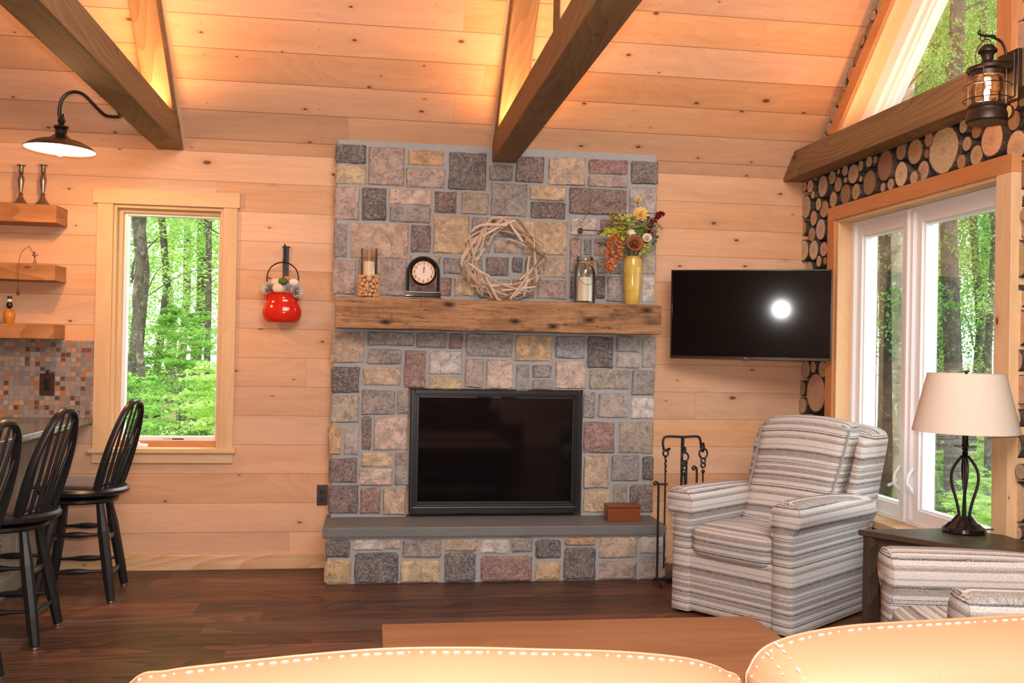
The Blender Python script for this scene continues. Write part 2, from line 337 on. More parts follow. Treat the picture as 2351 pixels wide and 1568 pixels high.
for nm, c in dict(twig_a=(.46, .31, .20), twig_b=(.56, .42, .31), twig_c=(.27, .15, .085), twig_d=(.66, .55, .45), slice=(.62, .36, .18), twine=(.50, .28, .12), fabric_cream=(.80, .62, .47), fabric_white=(.82, .76, .68),
               fabric_green=(.09, .14, .035), fabric_orange=(.62, .24, .07), pine_scale=(.26, .14, .09), pine_tip=(.66, .62, .58), petal_yellow=(.86, .62, .20), petal_cream=(.86, .80, .62), petal_copper=(.66, .25, .10),
               petal_rose=(.40, .15, .07), petal_burgundy=(.20, .012, .02), petal_lime=(.48, .50, .14), leaf_green=(.16, .22, .05), leaf_olive=(.32, .28, .07), leaf_teal=(.06, .10, .07), leaf_lime=(.40, .48, .04), stem=(.10, .14, .04), vine=(.07, .035, .022),
               snow_white=(.85, .85, .85), whiskey=(.55, .22, .03), brass=(.6, .45, .2)).items():
    M[nm] = plain(nm, c, .7, .0, .3, var=.18, scale=60)
M['whiskey'] = plain('whiskey', (.55, .20, .02), .08, 0, .6)
M['bulb'] = emit('bulb', (1, .62, .28), 60)
M['shade_inside'] = plain('shade_inside', (.95, .90, .82), .5, var=.02)
M['flame_bulb'] = emit('flame_bulb', (1, .55, .22), 70)
M['screen'] = plain('screen', (.002, .002, .0025), .065, 0, .12)
M['fire_glass'] = plain('fire_glass', (.004, .004, .005), .06, 0, .35)
M['label_grey'] = plain('label_grey', (.35, .35, .36), .5)
# ------------------------------------------------------------------ mesh builder
def mat_of(o):
    m = Matrix.LocRotScale(o.location, o.rotation_euler, o.scale)
    return mat_of(o.parent) @ m if o.parent else m
class MB:
    def __init__(s):
        s.bm = bmesh.new(); s.src = s.bm.verts.layers.float_vector.new('src'); s.fl = s.bm.verts.layers.int.new('fl')
        s.col = s.bm.verts.layers.float_color.new('Col'); s.has_col = False; s.mi = 0
    def _fin(s, vs, fs, deform=None, color=None, M4=None):
        for v in vs:
            v[s.src] = v.co; v[s.fl] = 1
            if deform: v.co = deform(v.co)
            if M4 is not None: v.co = M4 @ v.co
            if color is not None: v[s.col] = tuple(color)+(1,); s.has_col = True
        for f in fs: f.material_index = s.mi
        return vs
    def raw(s, verts, faces, **k):
        vs = [s.bm.verts.new(v) for v in verts]; fs = []
        for f in faces:
            try: fs.append(s.bm.faces.new([vs[i] for i in f]))
            except ValueError: pass
        return s._fin(vs, fs, **k)
    def box(s, x0, x1, y0, y1, z0, z1, **k):
        if x0 > x1: x0, x1 = x1, x0
        if y0 > y1: y0, y1 = y1, y0
        if z0 > z1: z0, z1 = z1, z0
        v = [(x, y, z) for x in (x0, x1) for y in (y0, y1) for z in (z0, z1)]
        f = [(0, 1, 3, 2), (4, 6, 7, 5), (0, 4, 5, 1), (2, 3, 7, 6), (0, 2, 6, 4), (1, 5, 7, 3)]
        return s.raw(v, f, **k)
    def prism(s, poly, axis, lo, hi, **k):
        a = sum(poly[i][0]*poly[(i+1) % len(poly)][1]-poly[(i+1) % len(poly)][0]*poly[i][1] for i in range(len(poly)))
        if a < 0: poly = poly[::-1]
        n = len(poly)
        mk = {'x': lambda p, t: (t, p[0], p[1]), 'y': lambda p, t: (p[0], t, p[1]), 'z': lambda p, t: (p[0], p[1], t)}[axis]
        v = [mk(p, lo) for p in poly]+[mk(p, hi) for p in poly]
        f = [tuple(range(n))[::-1], tuple(range(n, 2*n))]+[(i, (i+1) % n, n+(i+1) % n, n+i) for i in range(n)]
        if axis == 'y': f = [q[::-1] for q in f]
        return s.raw(v, f, **k)
    def tube(s, pts, r, seg=8, caps=True, flat=None, **k):
        pts = [Vector(p) for p in pts]; n = len(pts)
        if not isinstance(r, (list, tuple)): r = [r]*n
        T = [(pts[min(i+1, n-1)]-pts[max(i-1, 0)]).normalized() for i in range(n)]
        up = Vector((0, 0, 1)) if abs(T[0].z) < .9 else Vector((1, 0, 0))
        nx = T[0].cross(up).normalized(); V = []; 
        for i in range(n):
            nx = (nx - T[i]*nx.dot(T[i])); nx = nx.normalized() if nx.length > 1e-6 else T[i].orthogonal().normalized()
            ny = T[i].cross(nx)
            for j in range(seg):
                a = 2*PI*j/seg; V.append(pts[i]+(nx*math.cos(a)+ny*math.sin(a)*(flat or 1))*r[i])
        Fs = [(i*seg+j, i*seg+(j+1) % seg, (i+1)*seg+(j+1) % seg, (i+1)*seg+j) for i in range(n-1) for j in range(seg)]
        if caps: Fs += [tuple(range(seg))[::-1], tuple((n-1)*seg+j for j in range(seg))]
        return s.raw(V, Fs, **k)
    def lathe(s, prof, c=(0, 0, 0), seg=24, M4=None, caps=True, **k):
        c = Vector(c); V = []; 
        for (r, z) in prof:
            for j in range(seg): a = 2*PI*j/seg; V.append(Vector((max(r, 1e-4)*math.cos(a), max(r, 1e-4)*math.sin(a), z)))
        n = len(prof)
        Fs = [(i*seg+j, i*seg+(j+1) % seg, (i+1)*seg+(j+1) % seg, (i+1)*seg+j) for i in range(n-1) for j in range(seg)]
        if caps and prof[0][0] > 1e-3: Fs.append(tuple(range(seg))[::-1])
        if caps and prof[-1][0] > 1e-3: Fs.append(tuple((n-1)*seg+j for j in range(seg)))
        MM = Matrix.Translation(c) @ (M4 if M4 is not None else Matrix.Identity(4))
        return s.raw(V, Fs, M4=MM, **k)
    def ring(s, c, R, r, axis='z', seg=24, sub=8, sx=1, sz=1, **k):
        c = Vector(c); pts = []
        ax = {'z': (Vector((1, 0, 0)), Vector((0, 1, 0))), 'y': (Vector((1, 0, 0)), Vector((0, 0, 1))), 'x': (Vector((0, 1, 0)), Vector((0, 0, 1)))}[axis]
        V = []; nrm = ax[0].cross(ax[1])
        for i in range(seg):
            a = 2*PI*i/seg; d = ax[0]*math.cos(a)*sx+ax[1]*math.sin(a)*sz; p = c+d*R; dn = d.normalized()
            for j in range(sub): b = 2*PI*j/sub; V.append(p+dn*math.cos(b)*r+nrm*math.sin(b)*r)
        Fs = [(i*sub+j, i*sub+(j+1) % sub, ((i+1) % seg)*sub+(j+1) % sub, ((i+1) % seg)*sub+j) for i in range(seg) for j in range(sub)]
        return s.raw(V, Fs, **k)
    def ball(s, c, r, seg=12, M4=None, **k):
        if not isinstance(r, (list, tuple)): r = (r, r, r)
        n = max(6, seg//2+1); V = []; 
        for i in range(n+1):
            t = PI*i/n
            for j in range(seg): a = 2*PI*j/seg; V.append(Vector((r[0]*max(math.sin(t), 1e-3)*math.cos(a), r[1]*max(math.sin(t), 1e-3)*math.sin(a), -r[2]*math.cos(t))))
        Fs = [(i*seg+j, i*seg+(j+1) % seg, (i+1)*seg+(j+1) % seg, (i+1)*seg+j) for i in range(n) for j in range(seg)]
        MM = Matrix.Translation(Vector(c)) @ (M4 if M4 is not None else Matrix.Identity(4))
        return s.raw(V, Fs, M4=MM, **k)
    def rbox(s, x0, x1, y0, y1, z0, z1, r=.03, n=10, puff=0, **k):
        """rounded box, evenly gridded so that it can be bent"""
        lo = Vector((x0, y0, z0)); hi = Vector((x1, y1, z1)); ce = (lo+hi)/2; hf = (hi-lo)/2
        r = min(r, hf.x*.98, hf.y*.98, hf.z*.98); keys = {}; V = []; Fs = []
        def vid(p):
            kk = tuple(round(q, 4) for q in p)
            if kk not in keys:
                q = Vector([p[i]*hf[i] for i in range(3)]); inn = Vector([max(-hf[i]+r, min(hf[i]-r, q[i])) for i in range(3)])
                d = q-inn
                if d.length > 1e-9: q = inn+d.normalized()*r
                if puff:
                    ax = min(range(3), key=lambda i: hf[i]); o = [i for i in range(3) if i != ax]
                    q[ax] += puff*p[ax]*(1-p[o[0]]**2)*(1-p[o[1]]**2)
                keys[kk] = len(V); V.append(ce+q)
            return keys[kk]
        g = [-1+2*i/n for i in range(n+1)]
        # finer towards the edges
        g = [math.copysign(abs(t)**.75, t) for t in g]
        for ax in range(3):
            a, b = [(1, 2), (2, 0), (0, 1)][ax]
            for sg in (-1, 1):
                for i in range(n):
                    for j in range(n):
                        q = []
                        for (ii, jj) in ((i, j), (i+1, j), (i+1, j+1), (i, j+1)):
                            p = [0, 0, 0]; p[ax] = sg; p[a] = g[ii]; p[b] = g[jj]; q.append(vid(p))
                        Fs.append(q if sg > 0 else q[::-1])
        return s.raw(V, Fs, **k)
    def build(s, name, mat, parent=None, local=False, smooth=False, bevel=0, grain='x', uvmode=None, ang=35):
        bm = s.bm; bm.normal_update(); uvl = bm.loops.layers.uv.new('UVMap'); gi = 'xyz'.index(grain)
        for f in bm.faces:
            a, b, c = [Vector(f.verts[i][s.src]) for i in (0, 1, 2)]
            nn = Vector((0, 0, 0)); vv = [Vector(x[s.src]) for x in f.verts]
            for i in range(len(vv)): nn += vv[i].cross(vv[(i+1) % len(vv)])
            ni = max(range(3), key=lambda i: abs(nn[i]))
            for l in f.loops:
                p = l.vert[s.src]
                if uvmode: l[uvl].uv = uvmode(p, ni); continue
                oth = [i for i in range(3) if i != ni]
                if gi != ni: vi = [i for i in oth if i != gi][0]; l[uvl].uv = (p[gi], p[vi]+.37*ni)
                else: l[uvl].uv = (p[oth[0]]*.3, p[oth[1]])
        me = bpy.data.meshes.new(name)
        if parent is not None and not local:
            bm.transform(mat_of(parent).inverted())
        off = None
        if parent is None:
            xs = [v.co for v in bm.verts]
            lo = Vector([min(v[i] for v in xs) for i in range(3)]); hi = Vector([max(v[i] for v in xs) for i in range(3)])
            off = Vector(((lo.x+hi.x)/2, (lo.y+hi.y)/2, lo.z)); bm.transform(Matrix.Translation(-off))
        bm.verts.layers.float_vector.remove(s.src); 
        bm.to_mesh(me); bm.free()
        if not s.has_col and 'Col' in me.attributes: me.attributes.remove(me.attributes['Col'])
        if 'fl' in me.attributes: me.attributes.remove(me.attributes['fl'])
        for mm in (mat if isinstance(mat, (list, tuple)) else [mat]): me.materials.append(mm)
        if smooth:
            for p in me.polygons: p.use_smooth = True
            me.set_sharp_from_angle(angle=math.radians(ang))
        o = bpy.data.objects.new(name, me); C.objects.link(o)
        if parent is not None: o.parent = parent
        if off is not None: o.location = off
        if bevel:
            b = o.modifiers.new('bevel', 'BEVEL'); b.width = bevel; b.segments = 2; b.limit_method = 'ANGLE'; b.angle_limit = math.radians(40)
        return o
def tag(o, label=None, cat=None, group=None, kind=None):
    if label: o['label'] = label
    if cat: o['category'] = cat
    if group: o['group'] = group
    if kind: o['kind'] = kind
    return o
def thing(name, label, cat, loc=(0, 0, 0), rz=0, group=None, kind=None, rot=None):
    o = bpy.data.objects.new(name, None); C.objects.link(o); o.empty_display_size = .05
    o.location = loc; o.rotation_euler = rot if rot else (0, 0, rz); return tag(o, label, cat, group, kind)
def dup(root, loc, rz, label=None, group=None):
    def rec(o, par):
        c = o.copy(); C.objects.link(c)
        if par is not None: c.parent = par
        for ch in list(o.children): rec(ch, c)
        return c
    kids_first = rec(root, None); kids_first.location = loc; kids_first.rotation_euler = (0, 0, rz)
    if label: kids_first['label'] = label
    if group: kids_first['group'] = group
    return kids_first
def struct(name, mb, mat, parent=None, **k):
    o = mb.build(name, mat, parent, **k)
    if parent is None: o['kind'] = 'structure'
    return o
def spline(pts, n=8):
    P = [Vector(p) for p in pts]; out = []
    for i in range(len(P)-1):
        p0, p1, p2, p3 = P[max(i-1, 0)], P[i], P[i+1], P[min(i+2, len(P)-1)]
        for j in range(n):
            t = j/n; out.append(.5*((2*p1)+(-p0+p2)*t+(2*p0-5*p1+4*p2-p3)*t*t+(-p0+3*p1-3*p2+p3)*t**3))
    out.append(P[-1]); return out
def text_mesh(mb, txt, size, M4, depth=.0006):
    cu = bpy.data.curves.new('t', 'FONT'); cu.body = txt; cu.size = size; cu.align_x = 'CENTER'; cu.align_y = 'CENTER'; cu.extrude = depth
    ob = bpy.data.objects.new('t', cu); C.objects.link(ob)
    dg = bpy.context.evaluated_depsgraph_get(); me = bpy.data.meshes.new_from_object(ob.evaluated_get(dg))
    mb.raw([M4 @ v.co for v in me.vertices], [tuple(p.vertices) for p in me.polygons])
    bpy.data.objects.remove(ob); bpy.data.curves.remove(cu); bpy.data.meshes.remove(me)
# ================================================================== ROOM SHELL
XL, YF = -5.2, -7.2
b = MB(); b.box(XL, XG+.1, YF, .15, -.1, 0); struct('floor', b, M['floor'], grain='x')
# window 1 opening
WX0, WX1, WZ0, WZ1 = -1.492, -.876, .705, 2.112
b = MB(); y0, y1 = 0, .16
b.box(XL, WX0, y0, y1, 0, CZ+.02); b.box(WX1, XG+.15, y0, y1, 0, CZ+.02); b.box(WX0, WX1, y0, y1, 0, WZ0); b.box(WX0, WX1, y0, y1, WZ1, CZ+.02)
struct('wall_back', b, M['pine_wall'], grain='x')
# ceiling: two slopes, UV along the slope
def slope_uv(p, ni): return (p[0], math.hypot(p[1], (p[2]-CZ)) if True else 0)
b = MB(); zr = ceil_z(RID)
b.prism([(0.16, CZ-TH*.16), (RID, zr), (RID, zr+.2), (0.16, CZ-TH*.16+.2)], 'x', XL-.1, XG+.25)
b.prism([(YF-.1, ceil_z(YF)-TH*.1), (RID, zr), (RID, zr+.2), (YF-.1, ceil_z(YF)-TH*.1+.2)], 'x', XL-.1, XG+.25)
struct('ceiling', b, M['pine_ceiling'], uvmode=slope_uv)
# gable wall (right) with two openings
GY0, GY1, GZ0, GZ1 = -.50, -2.0, .44, 2.13
TZ0, TY0, TY1, TOF = 2.665, -.50, -1.975, .235
b = MB(); X0, X1 = XG, XG+.15
b.prism([(0.0, 0), (GY0, 0), (GY0, ceil_z(GY0)), (0.0, CZ)], 'x', X0, X1)
b.prism([(GY0, 0), (GY1, 0), (GY1, GZ0), (GY0, GZ0)], 'x', X0, X1)
b.prism([(GY0, GZ1), (GY1, GZ1), (GY1, TZ0), (GY0, TZ0)], 'x', X0, X1)
b.prism([(GY0, TZ0), (TY1, ceil_z(TY1)-TOF), (TY1, ceil_z(TY1)), (GY0, ceil_z(GY0))], 'x', X0, X1)
b.prism([(TY1-.0, 2.13), (GY1, 0), (YF, 0), (YF, ceil_z(YF)), (RID, zr), (TY1, ceil_z(TY1))], 'x', X0, X1)
wall_right = struct('wall_right', b, M['backing'])
b = MB(); b.prism([(0.1, 0), (YF, 0), (YF, ceil_z(YF)), (RID, zr), (0.1, CZ)], 'x', XL-.15, XL); struct('wall_left', b, M['pine_wall'], grain='y')
b = MB(); b.box(XL, XG+.15, YF-.15, YF, 0, 2.5); struct('wall_front', b, M['pine_wall'], grain='x')
# baseboard: live-edge pine board
b = MB(); b.rbox(-1.80, -.245, -.022, -.001, 0, .092, r=.006, n=12, deform=lambda p: Vector((p.x, p.y, p.z + (.008*noise.noise(Vector((p.x*3, 0, 0))) if p.z > .05 else 0))))
struct('baseboard_back', b, M['pine_base'], smooth=True)
b = MB(); b.box(1.72, 2.80, -.02, 0, 0, .092); struct('baseboard_right', b, M['pine_base'], bevel=.003)
# ---- window 1
def holder(name):
    o = bpy.data.objects.new(name, None); C.objects.link(o); o['kind'] = 'structure'; return o
w1 = holder('window_1'); w1.location = ((WX0+WX1)/2, 0, WZ0)
b = MB(); b.box(-1.60, -.785, -.03, -.002, 2.112, 2.200); b.build('head_casing', M['pine_trim'], w1, bevel=.002)
b = MB(); b.box(-1.578, WX0+.002, -.022, -.002, .705, 2.112); b.build('side_casing', M['pine_trim'], w1, grain='z', bevel=.002)
b = MB(); b.box(WX1-.002, -.797, -.022, -.002, .705, 2.112); b.build('side_casing', M['pine_trim'], w1, grain='z', bevel=.002)
b = MB(); b.box(-1.60, -.780, -.045, .08, .682, .7085); b.build('sill', M['pine_trim'], w1, bevel=.003)
b = MB(); b.box(-1.578, -.797, -.02, -.002, .622, .682); b.build('apron', M['pine_trim'], w1, bevel=.002)
b = MB(); t = .018
b.box(WX0+.001, WX0+t, -.001, .15, .709, WZ1-.001); b.box(WX1-t, WX1-.001, -.001, .15, .709, WZ1-.001); b.box(WX0+t, WX1-t, -.001, .15, WZ1-t, WZ1-.001)
b.box(WX0+t, WX0+t+.022, .05, .09, .709, WZ1-t); b.box(WX1-t-.012, WX1-t, .05, .09, .709, WZ1-t); b.box(WX0+t+.022, WX1-t-.012, .05, .09, WZ1-t-.02, WZ1-t)
b.build('jamb', M['pine_trim'], w1, grain='z')
b = MB(); b.box(WX0+t, WX1-t, .062, .10, .705, .742); b.build('sill_stop', M['fir_orange'], w1, bevel=.002)
b = MB(); a0, a1, c0, c1 = WX0+.040, WX1-.018, .742, WZ1-.030; fr = .022
b.box(a0, a0+fr, .08, .13, c0, c1); b.box(a1-fr, a1, .08, .13, c0, c1); b.box(a0+fr, a1-fr, .08, .13, c1-fr, c1); b.box(a0+fr, a1-fr, .08, .13, c0, c0+fr+.004)
b.build('sash_frame', M['white_vinyl'], w1, bevel=.002)
b = MB(); b.box(a0+fr-.002, a1-fr+.002, .103, .107, c0+fr, c1-fr); b.build('glass_pane', M['window_glass'], w1)
b = MB(); b.rbox(-1.36, -1.285, .02, .062, .7055, .728, r=.01, n=6); b.tube(spline([(-1.325, .03, .726), (-1.35, .022, .742), (-1.385, .02, .733), (-1.40, .02, .742)], 4), [.007]*12+[.010], 8)
b.build('crank_handle', M['white_vinyl'], w1, smooth=True)
b = MB(); b.box(-1.158, -1.092, .0785, .0799, .749, .756)
b.build('warning_label', M['outlet_black'], w1)
b = MB(); text_mesh(b, 'WARNING', .009, Matrix.Translation((-1.185, .0792, .7525)) @ Matrix.Rotation(PI/2, 4, 'X'), .0002)
b.build('warning_lettering', M['outlet_black'], w1)
# ---- window 2: pair of casement sashes in the gable wall
w2 = holder('window_2'); w2.location = (XG, (GY0+GY1)/2, GZ0)
FXC, FXB = 2.66, 2.80
b = MB(); b.box(FXC, FXB, -.431, -2.085, 2.112, 2.192); b.build('head_casing', M['fir_orange'], w2, grain='y', bevel=.003)
b = MB(); b.box(FXC, FXB-.02, -.431, -.515, .36, 2.112); b.build('side_casing', M['fir_orange'], w2, grain='z', bevel=.003)
b = MB(); b.box(FXC, FXB-.02, -1.98, -2.085, .36, 2.112); b.build('side_casing', M['pine_trim'], w2, grain='z', bevel=.003)
b = MB(); b.box(FXC+.012, FXB+.12, -.505, -.545, .45, 2.125); b.box(FXC+.012, FXB+.12, -1.965, -1.99, .45, 2.125); b.box(FXC+.012, FXB+.12, -.545, -1.965, 2.095, 2.118); b.box(FXC-.03, FXB+.1, -.40, -2.11, .415, .452)
b.build('jamb', M['pine_trim'], w2, grain='z')
def frame_yz(mb, x0, x1, ya, yb, za, zb, wy, wz=None):
    wz = wz or wy
    if ya < yb: ya, yb = yb, ya
    mb.box(x0, x1, ya, ya-wy, za, zb); mb.box(x0, x1, yb+wy, yb, za, zb); mb.box(x0, x1, ya-wy, yb+wy, zb-wz, zb); mb.box(x0, x1, ya-wy, yb+wy, za, za+wz)
b = MB(); frame_yz(b, 2.755, 2.90, -.545, -1.965, .452, 2.095, .035, .025); b.box(2.757, 2.90, -1.105, -1.185, .477, 2.070); b.box(2.745, 2.76, -1.135, -1.155, .46, 2.09)
b.build('window_frame', M['white_vinyl'], w2, bevel=.003)
b = MB(); frame_yz(b, 2.775, 2.845, -.578, -1.107, .475, 2.072, .052, .06); frame_yz(b, 2.79, 2.835, -.628, -1.06, .53, 2.015, .014); b.build('sash_frame', M['white_vinyl'], w2, bevel=.003)
b = MB(); frame_yz(b, 2.775, 2.845, -1.183, -1.932, .475, 2.072, .052, .06); frame_yz(b, 2.79, 2.835, -1.233, -1.885, .53, 2.015, .014); b.build('sash_frame', M['white_vinyl'], w2, bevel=.003)
for ya, yb in ((-.64, -1.05), (-1.245, -1.875)):
    b = MB(); b.box(2.815, 2.819, ya, yb, .54, 2.003); b.build('glass_pane', M['window_glass'], w2)
for yy, s_ in ((-1.085, 1), (-1.205, -1)):
    b = MB(); b.tube(spline([(2.765, yy, .62), (2.735, yy, .65), (2.735, yy, .70), (2.765, yy, .745)], 5), .008, 8); b.tube([(2.74, yy, .66), (2.73, yy+.05*s_, .635)], [.006, .009], 8)
    b.build('latch_handle', M['white_vinyl'], w2, smooth=True)
# ---- window 3: triangular gable window
w3 = holder('window_3'); w3.location = (XG, -1.3, TZ0)
def hyp(y, o): return ceil_z(y)-o
b = MB(); b.prism([(-.40, hyp(-.40, .19)), (TY1-.06, hyp(TY1-.06, .19)), (TY1-.06, hyp(TY1-.06, .315)), (-.40-.12, hyp(-.52, .315))], 'x', FXC, FXB); b.build('sloped_casing', M['fir_orange'], w3, grain='y', bevel=.003)
b = MB(); b.prism([(-.53, hyp(-.53, .30)), (TY1, hyp(TY1, .30)), (TY1, hyp(TY1, .345)), (-.53, hyp(-.53, .345))], 'x', FXC+.01, FXB+.12); b.build('sloped_jamb', M['pine_trim'], w3, grain='y')
b = MB(); b.box(FXC, FXB, -1.968, -2.07, 2.60, hyp(-2.02, .19)); b.build('side_casing', M['fir_orange'], w3, grain='z', bevel=.003)
b = MB(); b.box(FXC-.02, FXB+.12, -.42, -2.07, 2.575, 2.60); b.build('sill', M['pine_trim'], w3, grain='y')
b = MB()
for o0, o1, xa, xb in ((.34, .47, 2.765, 2.90), (.43, .53, 2.785, 2.86), (.50, .56, 2.80, 2.85)):
    ys = -.55
    b.prism([(ys, hyp(ys, o0)), (TY1, hyp(TY1, o0)), (TY1, hyp(TY1, o1)), (ys-.10, hyp(ys-.10, o1))], 'x', xa, xb)
b.box(2.765, 2.90, -.60, -1.95, 2.60, 2.625); b.box(2.79, 2.85, -1.90, -1.965, 2.60, hyp(-1.95, .4))
b.build('window_frame', M['white_vinyl'], w3, bevel=.003)
b = MB(); b.prism([(-.75, 2.61), (-1.92, 2.61), (-1.92, hyp(-1.92, .54)), (-.75, max(2.615, hyp(-.75, .54)))], 'x', 2.825, 2.829); b.build('glass_pane', M['window_glass'], w3)
# ---- log slices on the gable wall: (px, py, vertical diameter px)
LOGS = [(2021,15,31),(2005,35,24),(2014,52,24),(1997,72,39),(1980,93,22),(1971,130,42),(1955,170,37),(1939,189,21),(1948,207,20),(1930,223,43),(1915,262,36),(1903,293,25),(1912,290,18),(1891,317,22),
 (1847,429,22),(1860,428,30),(1872,410,17),(1889,428,50),(1910,408,31),(1924,424,34),(1925,394,13),(1940,392,25),(1941,413,14),(1959,399,46),(1941,446,46),(1976,381,25),(1976,411,14),(1965,440,38),(1995,371,26),(2009,367,19),
 (1996,420,58),(2032,380,71),(2027,430,22),(2045,423,27),(2069,348,41),(2069,400,59),(2101,348,60),(2098,408,31),(2120,392,48),(2132,320,35),(2128,353,22),(2166,345,111),(2212,289,34),(2220,330,34),(2207,371,34),(2242,300,37),(2242,356,48),
 (2277,320,81),(2313,257,31),(2328,240,25),(2347,234,22),(2328,276,46),(2334,334,69),(2341,403,67),(2333,32,63),(2340,88,80),(1850,475,54),(1866,447,19),(1879,469,29),(1892,480,40),(1913,458,38),(1868,501,36),(1843,524,35),(1864,538,33),(1884,527,50),
 (1844,575,50),(1868,574,46),(1891,572,34),(1880,600,27),(1894,599,18),(1834,607,14),(1858,620,40),(1850,848,42),(1867,843,28),(1888,848,39),(1873,902,91),(1841,891,35),(1842,931,37),
 (2330,467,58),(2330,528,52),(2352,492,30),(2353,530,30),(2332,595,90),(2325,661,44),(2325,705,33),(2344,685,39),(2338,753,86),(2330,827,57),(2320,872,33),(2345,895,70),(2318,909,31),(2327,958,51),(2325,1023,64),(2317,1083,33),(2343,1083,37),(2331,1151,95),(2312,1200,25),(2337,1223,31)]
LOGPAL = [(.60,.43,.27),(.66,.50,.34),(.56,.38,.22),(.70,.56,.41),(.50,.33,.20),(.64,.46,.30),(.36,.22,.13),(.66,.48,.31),(.58,.42,.29)]
def log_mesh(b, y, z, r, x0, x1, col, rnd, sy=1.0):
    seg = 20; V = []; out = []
    for j in range(seg):
        a = 2*PI*j/seg; q = r*(1+.05*noise.noise(Vector((math.cos(a)*1.3+rnd, math.sin(a)*1.3, rnd*3)))); out.append((math.cos(a)*q*sy, math.sin(a)*q))
    for (xx, sc) in ((x0, .93), (x0, 1.0), (x1, 1.0)):
        for (p, q) in out: V.append((xx, y+p*sc, z+q*sc))
    b.mi = 0
    vs = b.raw(V[:seg]+[(x0-.0005, y, z)], [(j, (j+1) % seg, seg) for j in range(seg)], color=col)
    for v in vs: v[b.src] = (v.co.x, v.co.y-y, v.co.z-z)
    b.mi = 1
    b.raw(V, [(j, seg+j, seg+(j+1) % seg, (j+1) % seg) for j in range(seg)]+[(seg+j, 2*seg+j, 2*seg+(j+1) % seg, seg+(j+1) % seg) for j in range(seg)], color=(.1, .07, .05))
    b.mi = 0
loguv = lambda p, ni: (p[1], p[2])
rl = random.Random(3); placed = []
for i, (px, py, d) in enumerate(LOGS):
    x0 = 2.70+rl.uniform(-.012, .015); q = onX(px, py, x0); e = onX(px, py+d/2, x0); r = abs(q.z-e.z)
    placed.append((q.y, q.z, r))
    b = MB(); log_mesh(b, q.y, q.z, r, x0, XG+.01, [c*rl.uniform(.88, 1.1) for c in rl.choice(LOGPAL)], i*1.7, rl.uniform(.92, 1.12))
    b.build('log_slice', [M['log_end'], M['bark']], wall_right, smooth=True, uvmode=loguv, ang=50)
# the rest of the slices, past the frame and between the large ones
b = MB(); tries = 0; n_more = 0
while tries < 9000 and n_more < 330:
    tries += 1; y = rl.uniform(-4.2, -.03); z = rl.uniform(.03, 3.2); r = rl.choice((.012, .02, .03, .045, .06) if tries > 3000 else (.05, .065, .08))
    if z+r > ceil_z(y)-.02: continue
    if -2.09-r < y < -.42+r and .36-r < z < 2.20+r: continue
    if 2.41-r < z < 2.60+r and y > -4.2: continue
    if -2.09-r < y < -.38 and z > 2.5 and z < ceil_z(y)-.17+r: continue
    if any((y-a)**2+(z-c)**2 < (r+q)**2*.98 for a, c, q in placed): continue
    vis = y > -2.45
    if vis and r > .035: continue
    placed.append((y, z, r)); n_more += 1
    log_mesh(b, y, z, r, 2.705+rl.uniform(-.01, .03), XG+.01, [c*rl.uniform(.88, 1.1) for c in rl.choice(LOGPAL)], tries*.37)
o = b.build('log_slice', [M['log_end'], M['bark']], wall_right, smooth=True, uvmode=loguv, ang=50); o['kind'] = 'stuff'
# ================================================================== TIMBER TRUSSES
def truss(x0, x1, trimside, label):
    t = thing('timber_truss', label, 'roof beam', ((x0+x1)/2, -1.8, CZ), kind='thing', group=None)
    b = MB(); b.prism([(0, CZ), (-.157, CZ+.152), (YF+.157, CZ+.152), (YF, CZ)], 'x', x0, x1); b.build('tie_beam', M['beam'], t, grain='y', bevel=.006)
    b = MB(); d = .125
    b.prism([(-.162, ceil_z(-.162)-.002), (RID, zr-.002), (RID, zr-d), (-.295, ceil_z(-.295)-d)], 'x', x0+.003, x1-.003); b.build('rafter', M['beam'], t, grain='y', bevel=.005)
    b = MB(); b.prism([(RID, zr-.002), (YF, ceil_z(YF)-.002), (YF, ceil_z(YF)-d), (RID, zr-d)], 'x', x0+.003, x1-.003); b.build('rafter', M['beam'], t, grain='y', bevel=.005)
    b = MB(); b.box(x0+.004, x1-.004, -2.01, -2.15, CZ+.152, ceil_z(-2.08)-.16); b.build('post', M['beam'], t, grain='z', bevel=.005)
    xa, xb = (x1, x1+.016) if trimside > 0 else (x0-.016, x0)
    b = MB(); b.prism([(-.0, CZ-.0), (RID, zr-.002), (RID, zr-.035), (-.0, CZ-.035+.033)], 'x', xa, xb); b.build('trim_strip', M['pine_trim'], t, grain='y')
    return t
truss(-1.259, -1.112, 1, 'stained timber roof truss above the gooseneck barn light and bar stools')
truss(.685, .831, -1, 'stained timber roof truss ending on the stone chimney top')
b = MB(); b.prism([(.0, 2.42), (.0, CZ-.002), (-.155, CZ+.147), (-3.6, 2.575), (-3.6, 2.42)], 'x', 2.57, 2.705)
tag(b.build('timber_beam', M['beam'], grain='y', bevel=.005), 'stained timber beam running along the log wall between the two windows', 'roof beam', kind='thing')
